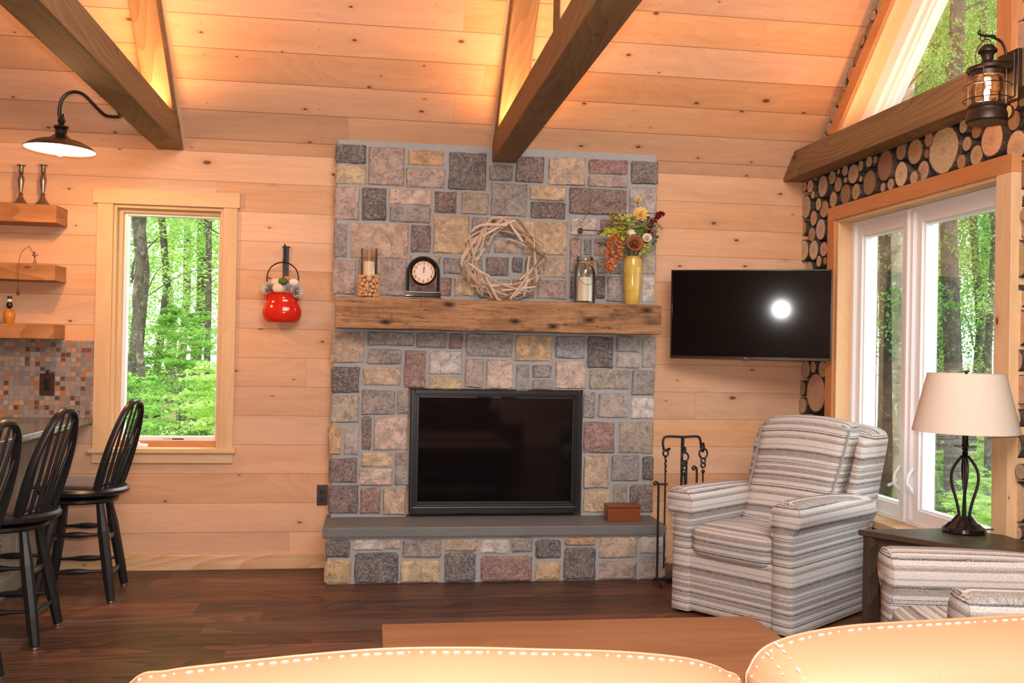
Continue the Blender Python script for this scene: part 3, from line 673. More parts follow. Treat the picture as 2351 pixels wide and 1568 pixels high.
# ================================================================== FIREPLACE
FY = -.10                                   # stone face plane
PAL = dict(dk=(84,78,84), dg=(92,92,100), bd=(80,82,92), pu=(108,90,94), br=(112,90,84), gr=(142,140,138), gb=(138,142,148), lg=(176,168,165), pk=(176,154,145), pg=(150,139,133), lp=(208,182,166), wh=(212,206,200),
           ta=(194,168,140), ye=(206, 180, 132), yo=(204, 168, 108), og=(202, 156, 100), rd=(150,106,100), tg=(168,158,140))
ST = """A 105 38 345 190 dk;A 105 200 345 352 ye;A 360 58 645 365 pk;A 668 85 955 208 og;A 655 222 965 380 pk;A 985 100 1285 398 dg
A 95 365 290 632 pk;A 312 378 502 636 dk;A 525 390 855 513 lp;A 525 524 850 650 gr;A 874 405 1055 578 br;A 1085 418 1305 590 tg
A 92 655 192 925 gr;A 215 655 675 935 ta;A 692 670 850 886 pu;A 868 592 1148 898 ye;A 78 942 262 1216 pk;A 278 942 662 1225 pk
A 690 912 926 1060 tg;A 945 925 1092 1055 gr;A 690 1075 1012 1225 rd;A 1030 1065 1195 1230 ye
B 10 205 198 325 gr;B 215 133 445 340 pu;B 472 140 768 362 ta;B 787 160 1100 275 rd;B 782 290 1100 376 pk;B 1118 170 1335 352 dg
B 20 343 312 605 gr;B 328 368 610 480 ye;B 332 490 612 622 dk;B 635 385 1090 590 br;B 1105 372 1325 585 lg;B 45 788 235 892 ta
B -125 610 18 762 gb;B -120 785 25 890 pk;B 30 615 250 770 gr;B 270 640 625 905 ye;B 645 612 855 752 wh;B 880 625 990 752 rd;B 1010 612 1115 740 ta
B -125 915 -40 1060 gr;B -20 920 168 1070 pu;B 190 922 270 1045 dg;B 290 790 300 800 ta;B 432 925 615 1085 ta;B 290 925 415 1070 gr
B 642 775 735 1050 pk;B 752 780 815 910 gb;B 832 830 945 915 ta;B 835 775 950 815 gr;B 752 928 838 1050 gr;B 855 932 935 1050 pg;B 950 925 1050 1055 gb
B 640 1068 830 1250 pu;B 845 1065 918 1250 dk;B 382 1100 615 1250 pk;B 190 1095 368 1245 gr;B 30 1095 170 1245 tg;B -70 1090 15 1245 gr
B 932 1073 1190 1275 lg;B 1205 1075 1307 1275 wh;B 1070 830 1190 1058 pg;B 1205 800 1318 1058 tg;B 1130 605 1322 780 gb;B 970 775 1050 905 gr
C 52 28 248 215 ta;C 268 33 543 112 gr;C 555 33 735 125 gr;C 750 38 830 130 rd;C 845 38 1125 178 gr;C 265 132 470 222 pg;C 483 138 612 362 rd
C 628 142 828 282 wh;C 625 292 822 370 ye;C 842 188 950 362 pk;C 965 192 1128 370 lp;C 55 235 220 395 dk;C 238 238 465 348 ta;C 232 372 430 520 pg;C 440 372 512 518 gr
C 50 405 218 568 tg;C 35 583 110 760 og;C 128 595 215 758 lg;C 232 530 288 730 pu;C 302 533 505 732 lp;C 228 742 415 828 ye;C 430 742 512 940 gr
C 212 840 415 938 lp;C 40 775 205 920 pu;C 36 935 212 1105 pu;C 224 950 345 1105 rd;C 356 952 492 1112 ta
D 160 50 380 205 yo;D 398 55 572 188 gb;D 588 55 742 245 dk;D 757 55 905 150 gr;D 757 158 900 245 lg;D 912 55 992 245 lg;D 165 222 245 378 gb;D 262 225 378 302 gr
D 262 314 385 372 gr;D 397 200 583 370 lp;D 597 255 838 370 tg;D 848 255 985 408 gr;D 562 385 635 540 gr;D 650 392 830 538 lg;D 845 418 985 545 wh;D 562 560 750 748 rd
D 772 560 978 750 tg;D 565 757 715 955 ta;D 728 758 895 910 gb;D 912 765 980 908 dk;D 560 970 722 1095 ye;D 738 928 818 1095 gr;D 836 930 975 1098 pu"""
SB = """C 22 1260 165 1362 dk;C 188 1262 358 1320 wh;C 367 1260 462 1313 lp;C 475 1255 702 1362 pg;C 722 1253 915 1325 ta;C 722 1334 905 1505 dg;C 15 1382 170 1525 yo
C 190 1335 448 1525 bd;C 460 1382 692 1515 ye;C 935 1258 1098 1338 wh;D 138 1243 265 1330 gr;C 935 1355 1240 1508 rd;D 282 1258 432 1365 bd;D 280 1395 428 1497 yo;D 452 1243 637 1290 og
D 447 1305 637 1500 bd;D 657 1243 880 1363 ta;D 657 1385 880 1493 pk;D 897 1240 1050 1338 wh;D 897 1352 1050 1490 lg"""
OR = dict(A=(740, 320, 3.4075), B=(1120, 320, 3.4095), C=(740, 750, 2.571), D=(1120, 750, 2.571))
rs = random.Random(11)
def stcol(cc):
    c = srgb(*PAL[cc]); g = sum(c)/3
    return [min(1, (x*.80+g*.20)*1.2+.008) for x in c]
def stone(b, x0, x1, z0, z1, yb, yf, col, k, face='y'):
    x0 -= .003; x1 += .003; z0 -= .003; z1 += .003
    hx, hz = (x1-x0)/2, (z1-z0)/2; cx, cz = (x0+x1)/2, (z0+z1)/2; n = max(8, min(22, int(max(hx, hz)/.008)))
    V = []; idx = {}
    dep = yf-yb                     # negative: towards the room
    for i in range(n+1):
        for j in range(n+1):
            s_, t_ = -1+2*i/n, -1+2*j/n
            s_ = math.copysign(abs(s_)**.7, s_); t_ = math.copysign(abs(t_)**.7, t_)
            # slightly rounded corners
            rc = .030; px, pz = s_*hx, t_*hz; ix = max(-hx+rc, min(hx-rc, px)); iz = max(-hz+rc, min(hz-rc, pz)); dx, dz = px-ix, pz-iz; dl = math.hypot(dx, dz)
            if dl > rc: dx, dz = dx/dl*rc*1.03, dz/dl*rc*1.03
            ed = rc-math.hypot(dx, dz)*.97 if (abs(dx) > 0 or abs(dz) > 0) else rc
            px, pz = ix+dx, iz+dz
            q = Vector((px*7+k, pz*7, k*1.3)); edge = min(1, max(0, min(hx-abs(px), hz-abs(pz)))/.011)
            px += .0045*noise.noise(q*2.2+Vector((9, 0, 0))); pz += .0045*noise.noise(q*2.2+Vector((0, 9, 0)))
            hgt = (1-(1-edge)**2.2)*(1+.28*noise.noise(q*1.3)+.14*noise.noise(q*4.1))
            V.append((cx+px, yb+dep*hgt, cz+pz))
    Fs = [(i*(n+1)+j, (i+1)*(n+1)+j, (i+1)*(n+1)+j+1, i*(n+1)+j+1) for i in range(n) for j in range(n)]
    vs = b.raw(V, Fs)
    tint = Vector((1, 1, 1))*rs.uniform(.92, 1.08)
    for v in vs:
        f = 1+.16*noise.noise(v.co*9+Vector((k, 0, 0))); c = [max(.01, min(1, col[i]*f*tint[i])) for i in range(3)]
        v[b.col] = tuple(c)+(1,)
    b.has_col = True
fp = thing('fireplace', 'raised-hearth fireplace of mixed square-cut field stone with black glass doors', 'fireplace', ((-.24+1.71)/2, -.1, 0), kind='thing')
fx0, fx1 = -.235, 1.715
ox0, ox1, oz1 = onY(937, 1000, FY).x-.004, onY(1336, 1000, FY).x+.004, onY(1140, 893, FY).z
b = MB(); yb = -.0945
b.prism([(0, CZ-.001), (0, .26), (yb, .26), (yb, ceil_z(yb)-.001)], 'x', fx0+.012, ox0); b.prism([(0, CZ-.001), (0, .26), (yb, .26), (yb, ceil_z(yb)-.001)], 'x', ox1, fx1-.012)
b.prism([(0, CZ-.001), (0, oz1), (yb, oz1), (yb, ceil_z(yb)-.001)], 'x', ox0, ox1)
b.box(fx0+.01, 1.69, -.395, -.001, 0, .26); b.build('mortar_bed', M['mortar'], fp)
b = MB()
for k, ln in enumerate([q for l in ST.split('\n') for q in l.split(';')]):
    cr, a0, a1, a2, a3, cc = ln.split(); ox, oy, sc = OR[cr]; a0, a1, a2, a3 = [float(q) for q in (a0, a1, a2, a3)]
    if a2-a0 < 20: continue
    xa, ya, xb, yb_ = ox+a0/sc, oy+a1/sc, ox+a2/sc, oy+a3/sc; my, mx = (ya+yb_)/2, (xa+xb)/2
    stone(b, onY(xa, my, FY).x, onY(xb, my, FY).x, onY(mx, yb_, FY).z, onY(mx, ya, FY).z, -.084, FY-.006-rs.uniform(0, .006), stcol(cc), k*2.3)
b.build('stone_facing', M['stone'], fp, smooth=True, ang=60)
b = MB(); HY = -.40
for k, ln in enumerate([q for l in SB.split('\n') for q in l.split(';')]):
    cr, a0, a1, a2, a3, cc = ln.split(); ox, oy, sc = OR[cr]; a0, a1, a2, a3 = [float(q) for q in (a0, a1, a2, a3)]
    xa, ya, xb, yb_ = ox+a0/sc, oy+a1/sc, ox+a2/sc, oy+a3/sc; my, mx = (ya+yb_)/2, (xa+xb)/2
    stone(b, onY(xa, my, HY).x, onY(xb, my, HY).x, max(.004, onY(mx, yb_, HY).z), onY(mx, ya, HY).z, -.392, HY-.006-rs.uniform(0, .005), stcol(cc), 300+k*2.3)
b.build('hearth_facing', M['stone'], fp, smooth=True, ang=60)
b = MB(); b.rbox(-.252, 1.705, -.428, -.001, .262, .318, r=.006, n=20, deform=lambda p: p+Vector((0, .004*noise.noise(p*9), .0015*noise.noise(p*12)))); b.build('hearth_slab', M['bluestone'], fp, smooth=True)
# glass door set
dx0, dx1, dz0, dz1 = onY(942, 1000, -.115).x, onY(1332, 1000, -.115).x, onY(1140, 1178, -.115).z, onY(1140, 897, -.115).z
b = MB(); yf = -.122
def frame_xz(mb, xa, xb, za, zb, ya, yb, wdt, wb=None):
    wb = wb or wdt
    mb.box(xa, xa+wdt, ya, yb, za, zb); mb.box(xb-wdt, xb, ya, yb, za, zb); mb.box(xa+wdt, xb-wdt, ya, yb, zb-wdt, zb); mb.box(xa+wdt, xb-wdt, ya, yb, za, za+wb)
frame_xz(b, dx0, dx1, dz0, dz1, yf, -.03, .022, .036); frame_xz(b, dx0+.018, dx1-.018, dz0+.034, dz1-.016, yf+.008, -.04, .016); frame_xz(b, dx0+.03, dx1-.03, dz0+.046, dz1-.028, yf+.016, -.04, .020)
dfm = b.build('door_frame', M['firebox_metal'], fp, bevel=.0025)
b = MB(); b.box(dx0+.018, dx1-.018, yf-.0015, yf+.0005, dz0+.0355, dz0+.0385); b.build('bright_edge', M['nickel'], dfm)
cxm = (dx0+dx1)/2+.005
for xa, xb in ((dx0+.048, cxm-.0015), (cxm+.0015, dx1-.048)):
    b = MB(); b.box(xa, xb, yf+.028, yf+.034, dz0+.064, dz1-.046); b.build('glass_door', M['fire_glass'], fp)
b = MB(); b.box(dx0+.03, dx1-.03, -.05, -.03, dz0+.03, dz1-.03); b.build('firebox_interior', M['backing'], fp)
for xc in (onY(1113, 916, -.12).x, onY(1169, 916, -.12).x):
    b = MB(); b.tube([(xc-.045, yf+.006, dz1-.042), (xc-.03, yf-.004, dz1-.042), (xc+.03, yf-.004, dz1-.042), (xc+.045, yf+.006, dz1-.042)], .006, 8)
    for q in range(5): b.ball((xc-.016+q*.008, yf-.008, dz1-.042), .0018, 6)
    b.build('door_handle', M['black_gloss'], fp, smooth=True)
# mantel
b = MB(); mz0, mz1 = 1.421, 1.600
def mdef(p):
    q = Vector((p.x*5, p.y*5, p.z*9)); return p+Vector((.004*noise.noise(q), -.006*noise.noise(q+Vector((5, 0, 0))), .0045*noise.noise(q*1.3+Vector((0, 7, 0)))))
b.rbox(-.212, 1.692, -.30, -.112, mz0, mz1, r=.008, n=44, deform=mdef)
mant = tag(b.build('mantel_beam', M['mantel'], grain='x', smooth=True), 'rough hewn reclaimed timber mantel across the stone chimney', 'mantel', kind='thing')
MT = mz1                                   # top of the mantel
# ------------------------------------------------------------------ things on the mantel
my = -.205
def P(px, py, y=my): return onY(px, py, y)
# hurricane candle holder wrapped with wood slices
c0 = P(846, 680); hx = c0.x; hr = (P(871, 655).x-P(819, 655).x)/2
t = thing('candle_holder', 'glass cylinder candle holder wrapped with round wood slices on the mantel', 'candle holder', (hx, my, MT+.001))
b = MB(); gz = P(846, 571).z-MT; b.lathe([(hr*.72, .012), (hr*.74, .012), (hr*.74, gz), (hr*.69, gz), (hr*.69, .02)], seg=32); b.build('glass_cylinder', M['shade_glass'], t, local=True, smooth=True)
sz = P(846, 632).z-MT
b = MB(); b.lathe([(.01, 0), (hr*.80, 0), (hr*.80, sz-.006), (hr*.74, sz-.006)], seg=28); b.build('sleeve', M['boxwood'], t, local=True, smooth=True)
b = MB(); rq = random.Random(2); pl = []
for k in range(3000):
    a, z, r = rq.uniform(0, 2*PI), rq.uniform(.008, sz-.006), rq.choice((.010, .013, .016)) if k < 900 else .006
    if z < r*.6 or any((abs((a-p+PI) % (2*PI)-PI)*hr*.9)**2+(z-q)**2 < ((r+s)*.93)**2 for p, q, s in pl): continue
    pl.append((a, z, r)); Mx = Matrix.Rotation(a, 4, 'Z') @ Matrix.Translation((hr*.80, 0, z)) @ Matrix.Rotation(PI/2, 4, 'Y')
    b.lathe([(.0002, .0125+rq.uniform(0, .004)), (r, .0125), (r, 0)], seg=12, M4=Mx, color=[c*rq.uniform(.8, 1.1) for c in (.66, .38, .19)])
b.build('slice_wrap', M['slice'], t, local=True, smooth=True)
b = MB(); cz1 = P(846, 601).z-MT; b.lathe([(.001, .013), (hr*.50, .013), (hr*.50, cz1-.004), (hr*.47, cz1), (.004, cz1-.004), (.001, cz1-.004)], (hx, my, MT+.001), 28); b.tube([(hx, my, MT+cz1-.004), (hx+.001, my, MT+cz1+.008)], .001, 6)
tag(b.build('pillar_candle', M['candle'], smooth=True), 'cream pillar candle inside the wood-slice glass cylinder', 'candle')
# clock
cl = P(971, 679); t = thing('mantel_clock', 'round-faced clock hung in an arched black metal stand on the mantel', 'clock', (cl.x, my, MT+.001))
L = lambda px, py: (lambda q: (q.x-cl.x, q.z-MT-.001))(P(px, py))
bw = (P(1013, 675).x-P(929, 675).x)/2; bh = P(971, 671).z-MT
b = MB(); b.rbox(-bw, bw, -.035, .035, 0, .010, r=.003, n=6); b.rbox(-bw+.004, bw-.004, -.028, .028, .010, bh+.004, r=.004, n=6); b.build('base', M['black_gloss'], t, local=True, smooth=True)
ax, az0 = L(935, 640)[0], bh; aw = -ax; top = L(971, 590)[1]
def arch(w_, zt, n=14): return [(-w_, 0, az0)]+[(-w_*math.cos(PI*i/n), 0, zt-w_+w_*math.sin(PI*i/n)) for i in range(n+1)]+[(w_, 0, az0)]
b = MB(); b.tube(arch(aw, top), .0048, 8); b.tube(arch(aw-.011, top-.011), .0026, 8)
for yy_ in (-.008, .008): b.tube([(x, y+yy_, z) for x, y, z in arch(aw-.004, top-.004)], .0048, 8)
cfx, cfz = L(971, 625); cR = (P(1001, 625).x-P(941, 625).x)/2
b.tube([(0, 0, top-.002), (0, 0, cfz+cR)], .0025, 6); b.build('arch_frame', M['iron'], t, local=True, smooth=True)
b = MB(); b.ring((0, 0, cfz), cR-.006, .007, 'y', 40, 8); b.lathe([(.0005, .012), (cR-.008, .012), (cR-.004, 0), (cR-.008, -.002)], (0, 0, cfz), 32, Matrix.Rotation(-PI/2, 4, 'X')); b.build('case', M['black_gloss'], t, local=True, smooth=True)
b = MB(); fr_ = cR-.009
vs = b.raw([(0, -.0045, cfz)]+[(fr_*math.cos(2*PI*i/40), -.0045, cfz+fr_*math.sin(2*PI*i/40)) for i in range(40)], [(0, 1+i, 1+(i+1) % 40) for i in range(40)])
dial = b.build('dial', M['clock_face'], t, local=True, uvmode=lambda p, ni: (p[0], p[2]-cfz))
b = MB()
for k in range(1, 13):
    a = PI/2-k*PI/6; text_mesh(b, str(k), .027 if k < 10 else .0235, Matrix.Translation((fr_*.78*math.cos(a), -.0052, cfz+fr_*.78*math.sin(a))) @ Matrix.Rotation(PI/2, 4, 'X') @ Matrix.Scale(.85, 4, (1, 0, 0)), .0002)
b.build('numerals', M['backing'], dial, local=True)
b = MB(); b.prism([(-.0025, cfz-.004), (.0005, cfz+fr_*.62), (.0035, cfz-.004)], 'y', -.0075, -.0068); b.prism([(-.002, cfz), (.001, cfz+fr_*.42), (.0075, cfz+fr_*.55), (.0042, cfz)], 'y', -.0085, -.0078); b.build('hand', M['black_paint'], dial, local=True)
b = MB(); b.ball((0, -.009, cfz), .0028, 8); b.build('hand_boss', M['brass'], dial, local=True, smooth=True)
# driftwood wreath leaning on the stones
wc = P(1156, 592, -.165); t = thing('twig_wreath', 'round wreath of pale driftwood twigs leaning against the chimney stones', 'wreath', (wc.x, -.165, MT+.001))
R0 = (P(1252, 592, -.165).x-P(1061, 592, -.165).x)/2; wz = wc.z-MT; rw = random.Random(21)
wz = R0+.002
for k in range(92):
    a = 2*PI*k/92+rw.uniform(-.1, .1); rr0 = R0*rw.uniform(.66, .92); skew = rw.choice((-1, 1))*rw.uniform(.15, .75); ln = rw.uniform(.06, .13)
    tx, tz = -math.sin(a+skew), math.cos(a+skew); cx_, cz_ = rr0*math.cos(a), rr0*math.sin(a); yy = rw.uniform(-.045, .03)
    p0 = Vector((cx_-tx*ln, yy+rw.uniform(-.012, .012), cz_-tz*ln)); p2 = Vector((cx_+tx*ln, yy+rw.uniform(-.012, .012), cz_+tz*ln)); pm = (p0+p2)/2+Vector((cx_, 0, cz_))*rw.uniform(-.02, .08)
    pts = []
    for i in range(6):
        s_ = i/5; p = p0.lerp(pm, s_).lerp(pm.lerp(p2, s_), s_)+Vector([rw.uniform(-.002, .002) for _ in range(3)])
        d = math.hypot(p.x, p.z)
        if d > R0: p.x *= R0/d; p.z *= R0/d
        p.z = max(p.z, -wz+.004); pts.append(Vector((p.x, p.y, p.z+wz)))
    r = rw.choice((.0035, .0045, .0055, .007, .009)); b = MB(); b.tube(pts, [r*.8, r, r*1.05, r, r*.9, r*.7], 6); b.build('twig', M[rw.choice(('twig_a', 'twig_b', 'twig_b', 'twig_d', 'twig_b', 'twig_c', 'twig_a', 'twig_d'))], t, local=True, smooth=True)
# jar with candle
jc = P(1341, 690); jx = jc.x; jr = (P(1366, 670).x-P(1316, 670).x)/2; jh = P(1341, 590).z-MT; t = thing('glass_jar', 'clear mason-style jar with wire handle and twine bow on the mantel', 'jar', (jx, my, MT+.001))
prof = [(jr*.9, 0), (jr, .006), (jr, jh*.66), (jr*.96, jh*.74), (jr*.72, jh*.84), (jr*.70, jh*.87), (jr*.74, jh*.88), (jr*.74, jh*.99), (jr*.70, jh), (jr*.66, jh*.99), (jr*.66, jh*.86), (jr*.90, jh*.72), (jr*.93, jh*.6), (jr*.93, .012), (jr*.3, .010)]
b = MB(); b.lathe(prof, seg=36); b.build('jar_body', M['jar_glass'], t, local=True, smooth=True)
b = MB(); b.ring((0, 0, jh*.905), jr*.76, .0014, 'z', 28, 6)
for s_ in (-1, 1): b.tube([(s_*jr*.76, 0, jh*.90), (s_*jr*1.02, -.006, jh*.94)], .0014, 6)
b.tube(spline([(-jr*1.0, -.004, jh*.94), (-jr*.98, -.05, jh*.72), (-jr*.62, -.072, jh*.47), (0, -.078, jh*.38), (jr*.62, -.072, jh*.45), (jr*1.08, -.05, jh*.66), (jr*1.02, -.004, jh*.94)], 6), .0014, 6); b.build('wire_handle', M['iron'], t, local=True, smooth=True)
b = MB(); b.ring((0, 0, jh*.87), jr*.76, .003, 'z', 28, 6); fr_y = -jr*.8
for pts in ([(0, fr_y, jh*.87), (-.028, fr_y-.008, jh*.885), (-.03, fr_y-.006, jh*.86), (0, fr_y, jh*.87)], [(0, fr_y, jh*.87), (.03, fr_y-.01, jh*.89), (.052, fr_y-.006, jh*.83), (.036, fr_y-.006, jh*.82), (0, fr_y, jh*.87)], [(0, fr_y, jh*.87), (.002, fr_y-.014, jh*.76), (-.004, fr_y-.012, jh*.62)], [(.01, fr_y, jh*.87), (.04, fr_y-.008, jh*.76), (.052, fr_y-.006, jh*.65)]):
    b.tube(spline(pts, 5), .0026, 6)
b.build('twine_bow', M['twine'], t, local=True, smooth=True)
ch = P(1341, 637).z-MT; b = MB(); b.lathe([(.001, .012), (jr*.66, .012), (jr*.60, ch), (jr*.5, ch-.004), (.001, ch-.006)], (jx+.0, my, MT+.001), 26); b.tube([(jx, my, MT+ch-.006), (jx+.001, my, MT+ch+.008)], .001, 6)
tag(b.build('pillar_candle', M['candle'], smooth=True), 'cream pillar candle inside the glass jar with the twine bow', 'candle')
# vase and flowers
vx = P(1451, 690).x; vh = P(1452, 589).z-MT; vr = (P(1474, 620).x-P(1431, 620).x)/2; vb = (P(1468, 690).x-P(1435, 690).x)/2
b = MB(); b.lathe([(.001, 0), (vb*.96, 0), (vb, .004), (vr*.93, vh*.45), (vr, vh*.72), (vr*.99, vh*.86), (vr*.90, vh*.95), (vr*.76, vh*.975), (vr*.80, vh*.995), (vr*.76, vh), (vr*.66, vh*.99), (vr*.66, vh*.9), (vr*.8, vh*.7), (vb*.8, .02), (.001, .02)], (vx, my, MT+.001), 36)
tag(b.build('vase', M['vase'], smooth=True), 'tall mustard yellow crackle-glazed vase at the right end of the mantel', 'vase')
vt = Vector((vx, my, MT+vh)); rf = random.Random(9); FG = 'artificial flowers in the yellow vase'
def petal(b, c, out, up, ln, wd, curl=.3, cup=.0):
    side = out.cross(up).normalized(); V = []; 
    for i, (s_, w_) in enumerate(((0, .25), (.35, .8), (.7, 1.0), (.93, .6), (1.0, .15))):
        m = c+out*ln*s_+up*(curl*ln*s_*s_)
        for q in (-1, 0, 1): V.append(m+side*wd*.5*w_*q+up*cup*wd*(q*q))
    b.raw(V, [(i*3+j, i*3+j+1, i*3+j+4, i*3+j+3) for i in range(4) for j in range(2)])
def stem(b, tip, r=.0018, bend=.01):
    base = Vector((vx+(tip.x-vx)*.10, my+(tip.y-my)*.1, MT+vh*.8)); ed = vt+Vector(((tip.x-vx)*.25, (tip.y-my)*.2, .0))
    ed.x = max(vx-vr*.5, min(vx+vr*.5, ed.x)); b.tube(spline([base, ed, ed.lerp(tip, .55)+Vector((0, 0, bend)), tip], 5), r, 6)
def leaf(b, c, d, ln, wd): 
    up = Vector((0, -.5, .8)).normalized(); petal(b, c, d.normalized(), (up-d.normalized()*up.dot(d.normalized())).normalized(), ln, wd, -.15, -.2)
def rnd_dir(fwd=1): return Vector((rf.uniform(-1, 1), rf.uniform(-1, .2)*fwd, rf.uniform(-1, 1))).normalized()
def flower(name, label, px, py, dy, mat, layers, R, cat='flower'):
    c = P(px, py, my+dy); t = thing(name, label, cat, tuple(c), group=FG)
    face = Vector((rf.uniform(-.2, .2), -1, .35)).normalized(); a1 = face.orthogonal().normalized(); a2 = face.cross(a1)
    b = MB()
    for (n, rad, tilt, wd) in layers:
        for k in range(n):
            a = 2*PI*k/n+rf.uniform(-.15, .15); o = (a1*math.cos(a)+a2*math.sin(a)); d = (o*math.cos(tilt)+face*math.sin(tilt)).normalized(); u_ = (face-d*face.dot(d)).normalized()
            petal(b, c+face*.004, d, u_, R*rad, R*wd, .25, .12)
    b.build('petals', M[mat], t, smooth=True); b = MB(); stem(b, c-face*.004); b.build('stem', M['stem'], t, smooth=True)
    b = MB()
    for k in range(4): leaf(b, c-face*.006, (a1*math.cos(k*1.6)+a2*math.sin(k*1.6)-face*.3), R*.7, R*.35)
    b.build('leaf', M['leaf_green'], t, smooth=True); return t
DL = [(16, 1, .05, .26), (15, .9, .3, .26), (13, .75, .6, .24), (11, .6, .95, .22), (8, .4, 1.25, .2)]
RL = [(6, 1, .25, .9), (6, .85, .6, .85), (5, .7, .95, .8), (5, .5, 1.2, .7), (4, .35, 1.4, .6)]
flower('yellow_dahlia', 'large pale yellow dahlia near the top of the vase bouquet', 1470, 494, -.02, 'petal_yellow', DL, .050)
flower('yellow_bud', 'small yellow bloom, topmost flower of the vase bouquet', 1465, 460, -.01, 'petal_yellow', RL, .022)
flower('brown_rose', 'big brown ranunculus just above the rim of the yellow vase', 1455, 563, -.05, 'petal_rose', RL, .062)
flower('white_rose', 'small white rose to the right of the brown ranunculus', 1485, 549, -.03, 'petal_cream', RL, .033)
flower('white_daisy', 'white pointed-petal bloom behind the brown ranunculus', 1448, 538, -.02, 'petal_cream', DL[:3], .030)
def cluster(name, label, path, dy, mat, n, spread, ps, leaves=0, lm='leaf_green', cat='flower', drop=False):
    pts = [P(x, y, my+dy) for x, y in path]; t = thing(name, label, cat, tuple(pts[0]), group=FG)
    b = MB(); sp = spline(pts, 8) if len(pts) > 1 else pts
    for k in range(n):
        q = sp[rf.randrange(len(sp))]+Vector((rf.gauss(0, 1), rf.gauss(0, .7), rf.gauss(0, 1)))*spread; d = rnd_dir()
        u_ = d.orthogonal().normalized(); v_ = d.cross(u_)
        for m in range(4): petal(b, q, (u_*math.cos(m*PI/2)+v_*math.sin(m*PI/2)+d*.5).normalized(), d, ps, ps*.9, .1, .1)
    b.build('petals', M[mat], t, smooth=True); b = MB(); stem(b, pts[0], .0016); b.tube(sp, .0014, 5); b.build('stem', M['stem'], t, smooth=True)
    if leaves:
        b = MB()
        for k in range(leaves): leaf(b, sp[rf.randrange(len(sp))]+Vector((rf.gauss(0, 1), rf.gauss(0, .5), rf.gauss(0, 1)))*spread, rnd_dir(), ps*3.2, ps*1.6)
        b.build('leaf', M[lm], t, smooth=True)
cluster('hanging_blossom', 'copper coloured blossom cluster hanging down left of the yellow vase', [(1412, 540), (1400, 560), (1402, 590), (1400, 618)], -.05, 'petal_copper', 150, .012, .013)
cluster('hanging_blossom', 'shorter copper blossom tip hanging between the long cluster and the vase', [(1420, 555), (1422, 575), (1421, 596)], -.04, 'petal_copper', 60, .009, .012)
cluster('burgundy_spray', 'dark burgundy flower spray reaching to the upper right', [(1490, 535), (1495, 515), (1508, 498), (1520, 490)], -.02, 'petal_burgundy', 110, .008, .010)
cluster('green_hydrangea', 'yellow green hydrangea cluster left of the pale dahlia', [(1425, 505), (1440, 502), (1450, 505)], -.02, 'petal_lime', 70, .014, .015, 6)
cluster('lime_spray', 'lime cluster low on the right side of the bouquet', [(1478, 580), (1482, 572), (1488, 566)], -.04, 'petal_lime', 36, .009, .014)
def sprig(name, label, path, dy, mat, n, ln, wd, spread=.012):
    pts = [P(x, y, my+dy) for x, y in path]; t = thing(name, label, 'leaf sprig', tuple(pts[0]), group=FG); sp = spline(pts, 8); b = MB()
    for k in range(n): leaf(b, sp[rf.randrange(len(sp))]+Vector((rf.gauss(0, 1), rf.gauss(0, .7), rf.gauss(0, 1)))*spread, rnd_dir(), ln*rf.uniform(.7, 1.2), wd)
    b.build('leaf', M[mat], t, smooth=True); b = MB(); stem(b, pts[0], .0016); b.tube(sp, .0013, 5); b.build('stem', M['stem'], t, smooth=True)
sprig('leaf_sprig', 'bright lime leaves at the left edge of the bouquet', [(1430, 540), (1410, 530), (1392, 528)], -.03, 'leaf_lime', 30, .040, .026)
sprig('leaf_sprig', 'olive sprig rising at the upper left of the bouquet', [(1425, 530), (1410, 505), (1402, 485)], -.01, 'leaf_olive', 50, .026, .018)
sprig('leaf_sprig', 'mottled olive leaves in the middle of the bouquet', [(1430, 560), (1428, 535), (1435, 515)], .0, 'leaf_olive', 75, .038, .026, .019)
sprig('leaf_sprig', 'dark green leaves behind the white rose', [(1465, 560), (1475, 535), (1480, 515)], .02, 'leaf_green', 46, .045, .028, .018)
sprig('leaf_sprig', 'small blue green eucalyptus sprig poking out left of the copper blossoms', [(1405, 560), (1390, 562), (1379, 562)], .0, 'leaf_teal', 11, .014, .013, .006)
sprig('leaf_sprig', 'dark round leaves at the right edge beside the chimney corner', [(1480, 560), (1500, 550), (1504, 545)], .0, 'leaf_teal', 12, .022, .018, .010)
sprig('leaf_sprig', 'leafy tip sticking up right of the burgundy spray', [(1490, 545), (1508, 525), (1517, 518)], .01, 'leaf_green', 12, .02, .012, .008)
pa = [P(x, y, my-.01) for x, y in ((1440, 545), (1410, 535), (1375, 530), (1340, 528))]
t = thing('curly_vine', 'brown curly vine with a coiled end reaching left over the mason-style jar', 'vine', tuple(pa[0]), group=FG)
b = MB(); b.tube([vt+Vector((-.01, 0, -.03))]+spline(pa, 6), .0032, 6); b.build('stem', M['vine'], t, smooth=True)
b = MB(); vc = P(1332, 530, my-.01)
coil = [vc+Vector((.016*math.cos(a)+.0012*a*.2, .01*math.sin(a*.5), .016*math.sin(a))) for a in [i*.35 for i in range(34)]]
b.tube(coil, .0016, 5); co2 = [P(1331, 518, my)+Vector((.010*math.cos(a), .006*math.sin(a), .0035*a)) for a in [i*.45 for i in range(28)]]; b.tube(co2, .0013, 5)
for path in ([(1332, 522), (1340, 503), (1348, 492), (1354, 485)], [(1336, 522), (1344, 517), (1350, 512), (1356, 507)], [(1331, 535), (1326, 548), (1322, 560), (1318, 570)], [(1329, 535), (1322, 545), (1316, 553)]):
    b.tube(spline([P(x, y, my) for x, y in path], 5), .0012, 5)
co3 = [P(1376, 534, my)+Vector((.012*math.cos(a), .01*math.sin(a), .006*math.sin(a)-.001*a)) for a in [i*.45 for i in range(28)]]; b.tube(co3, .0015, 5)
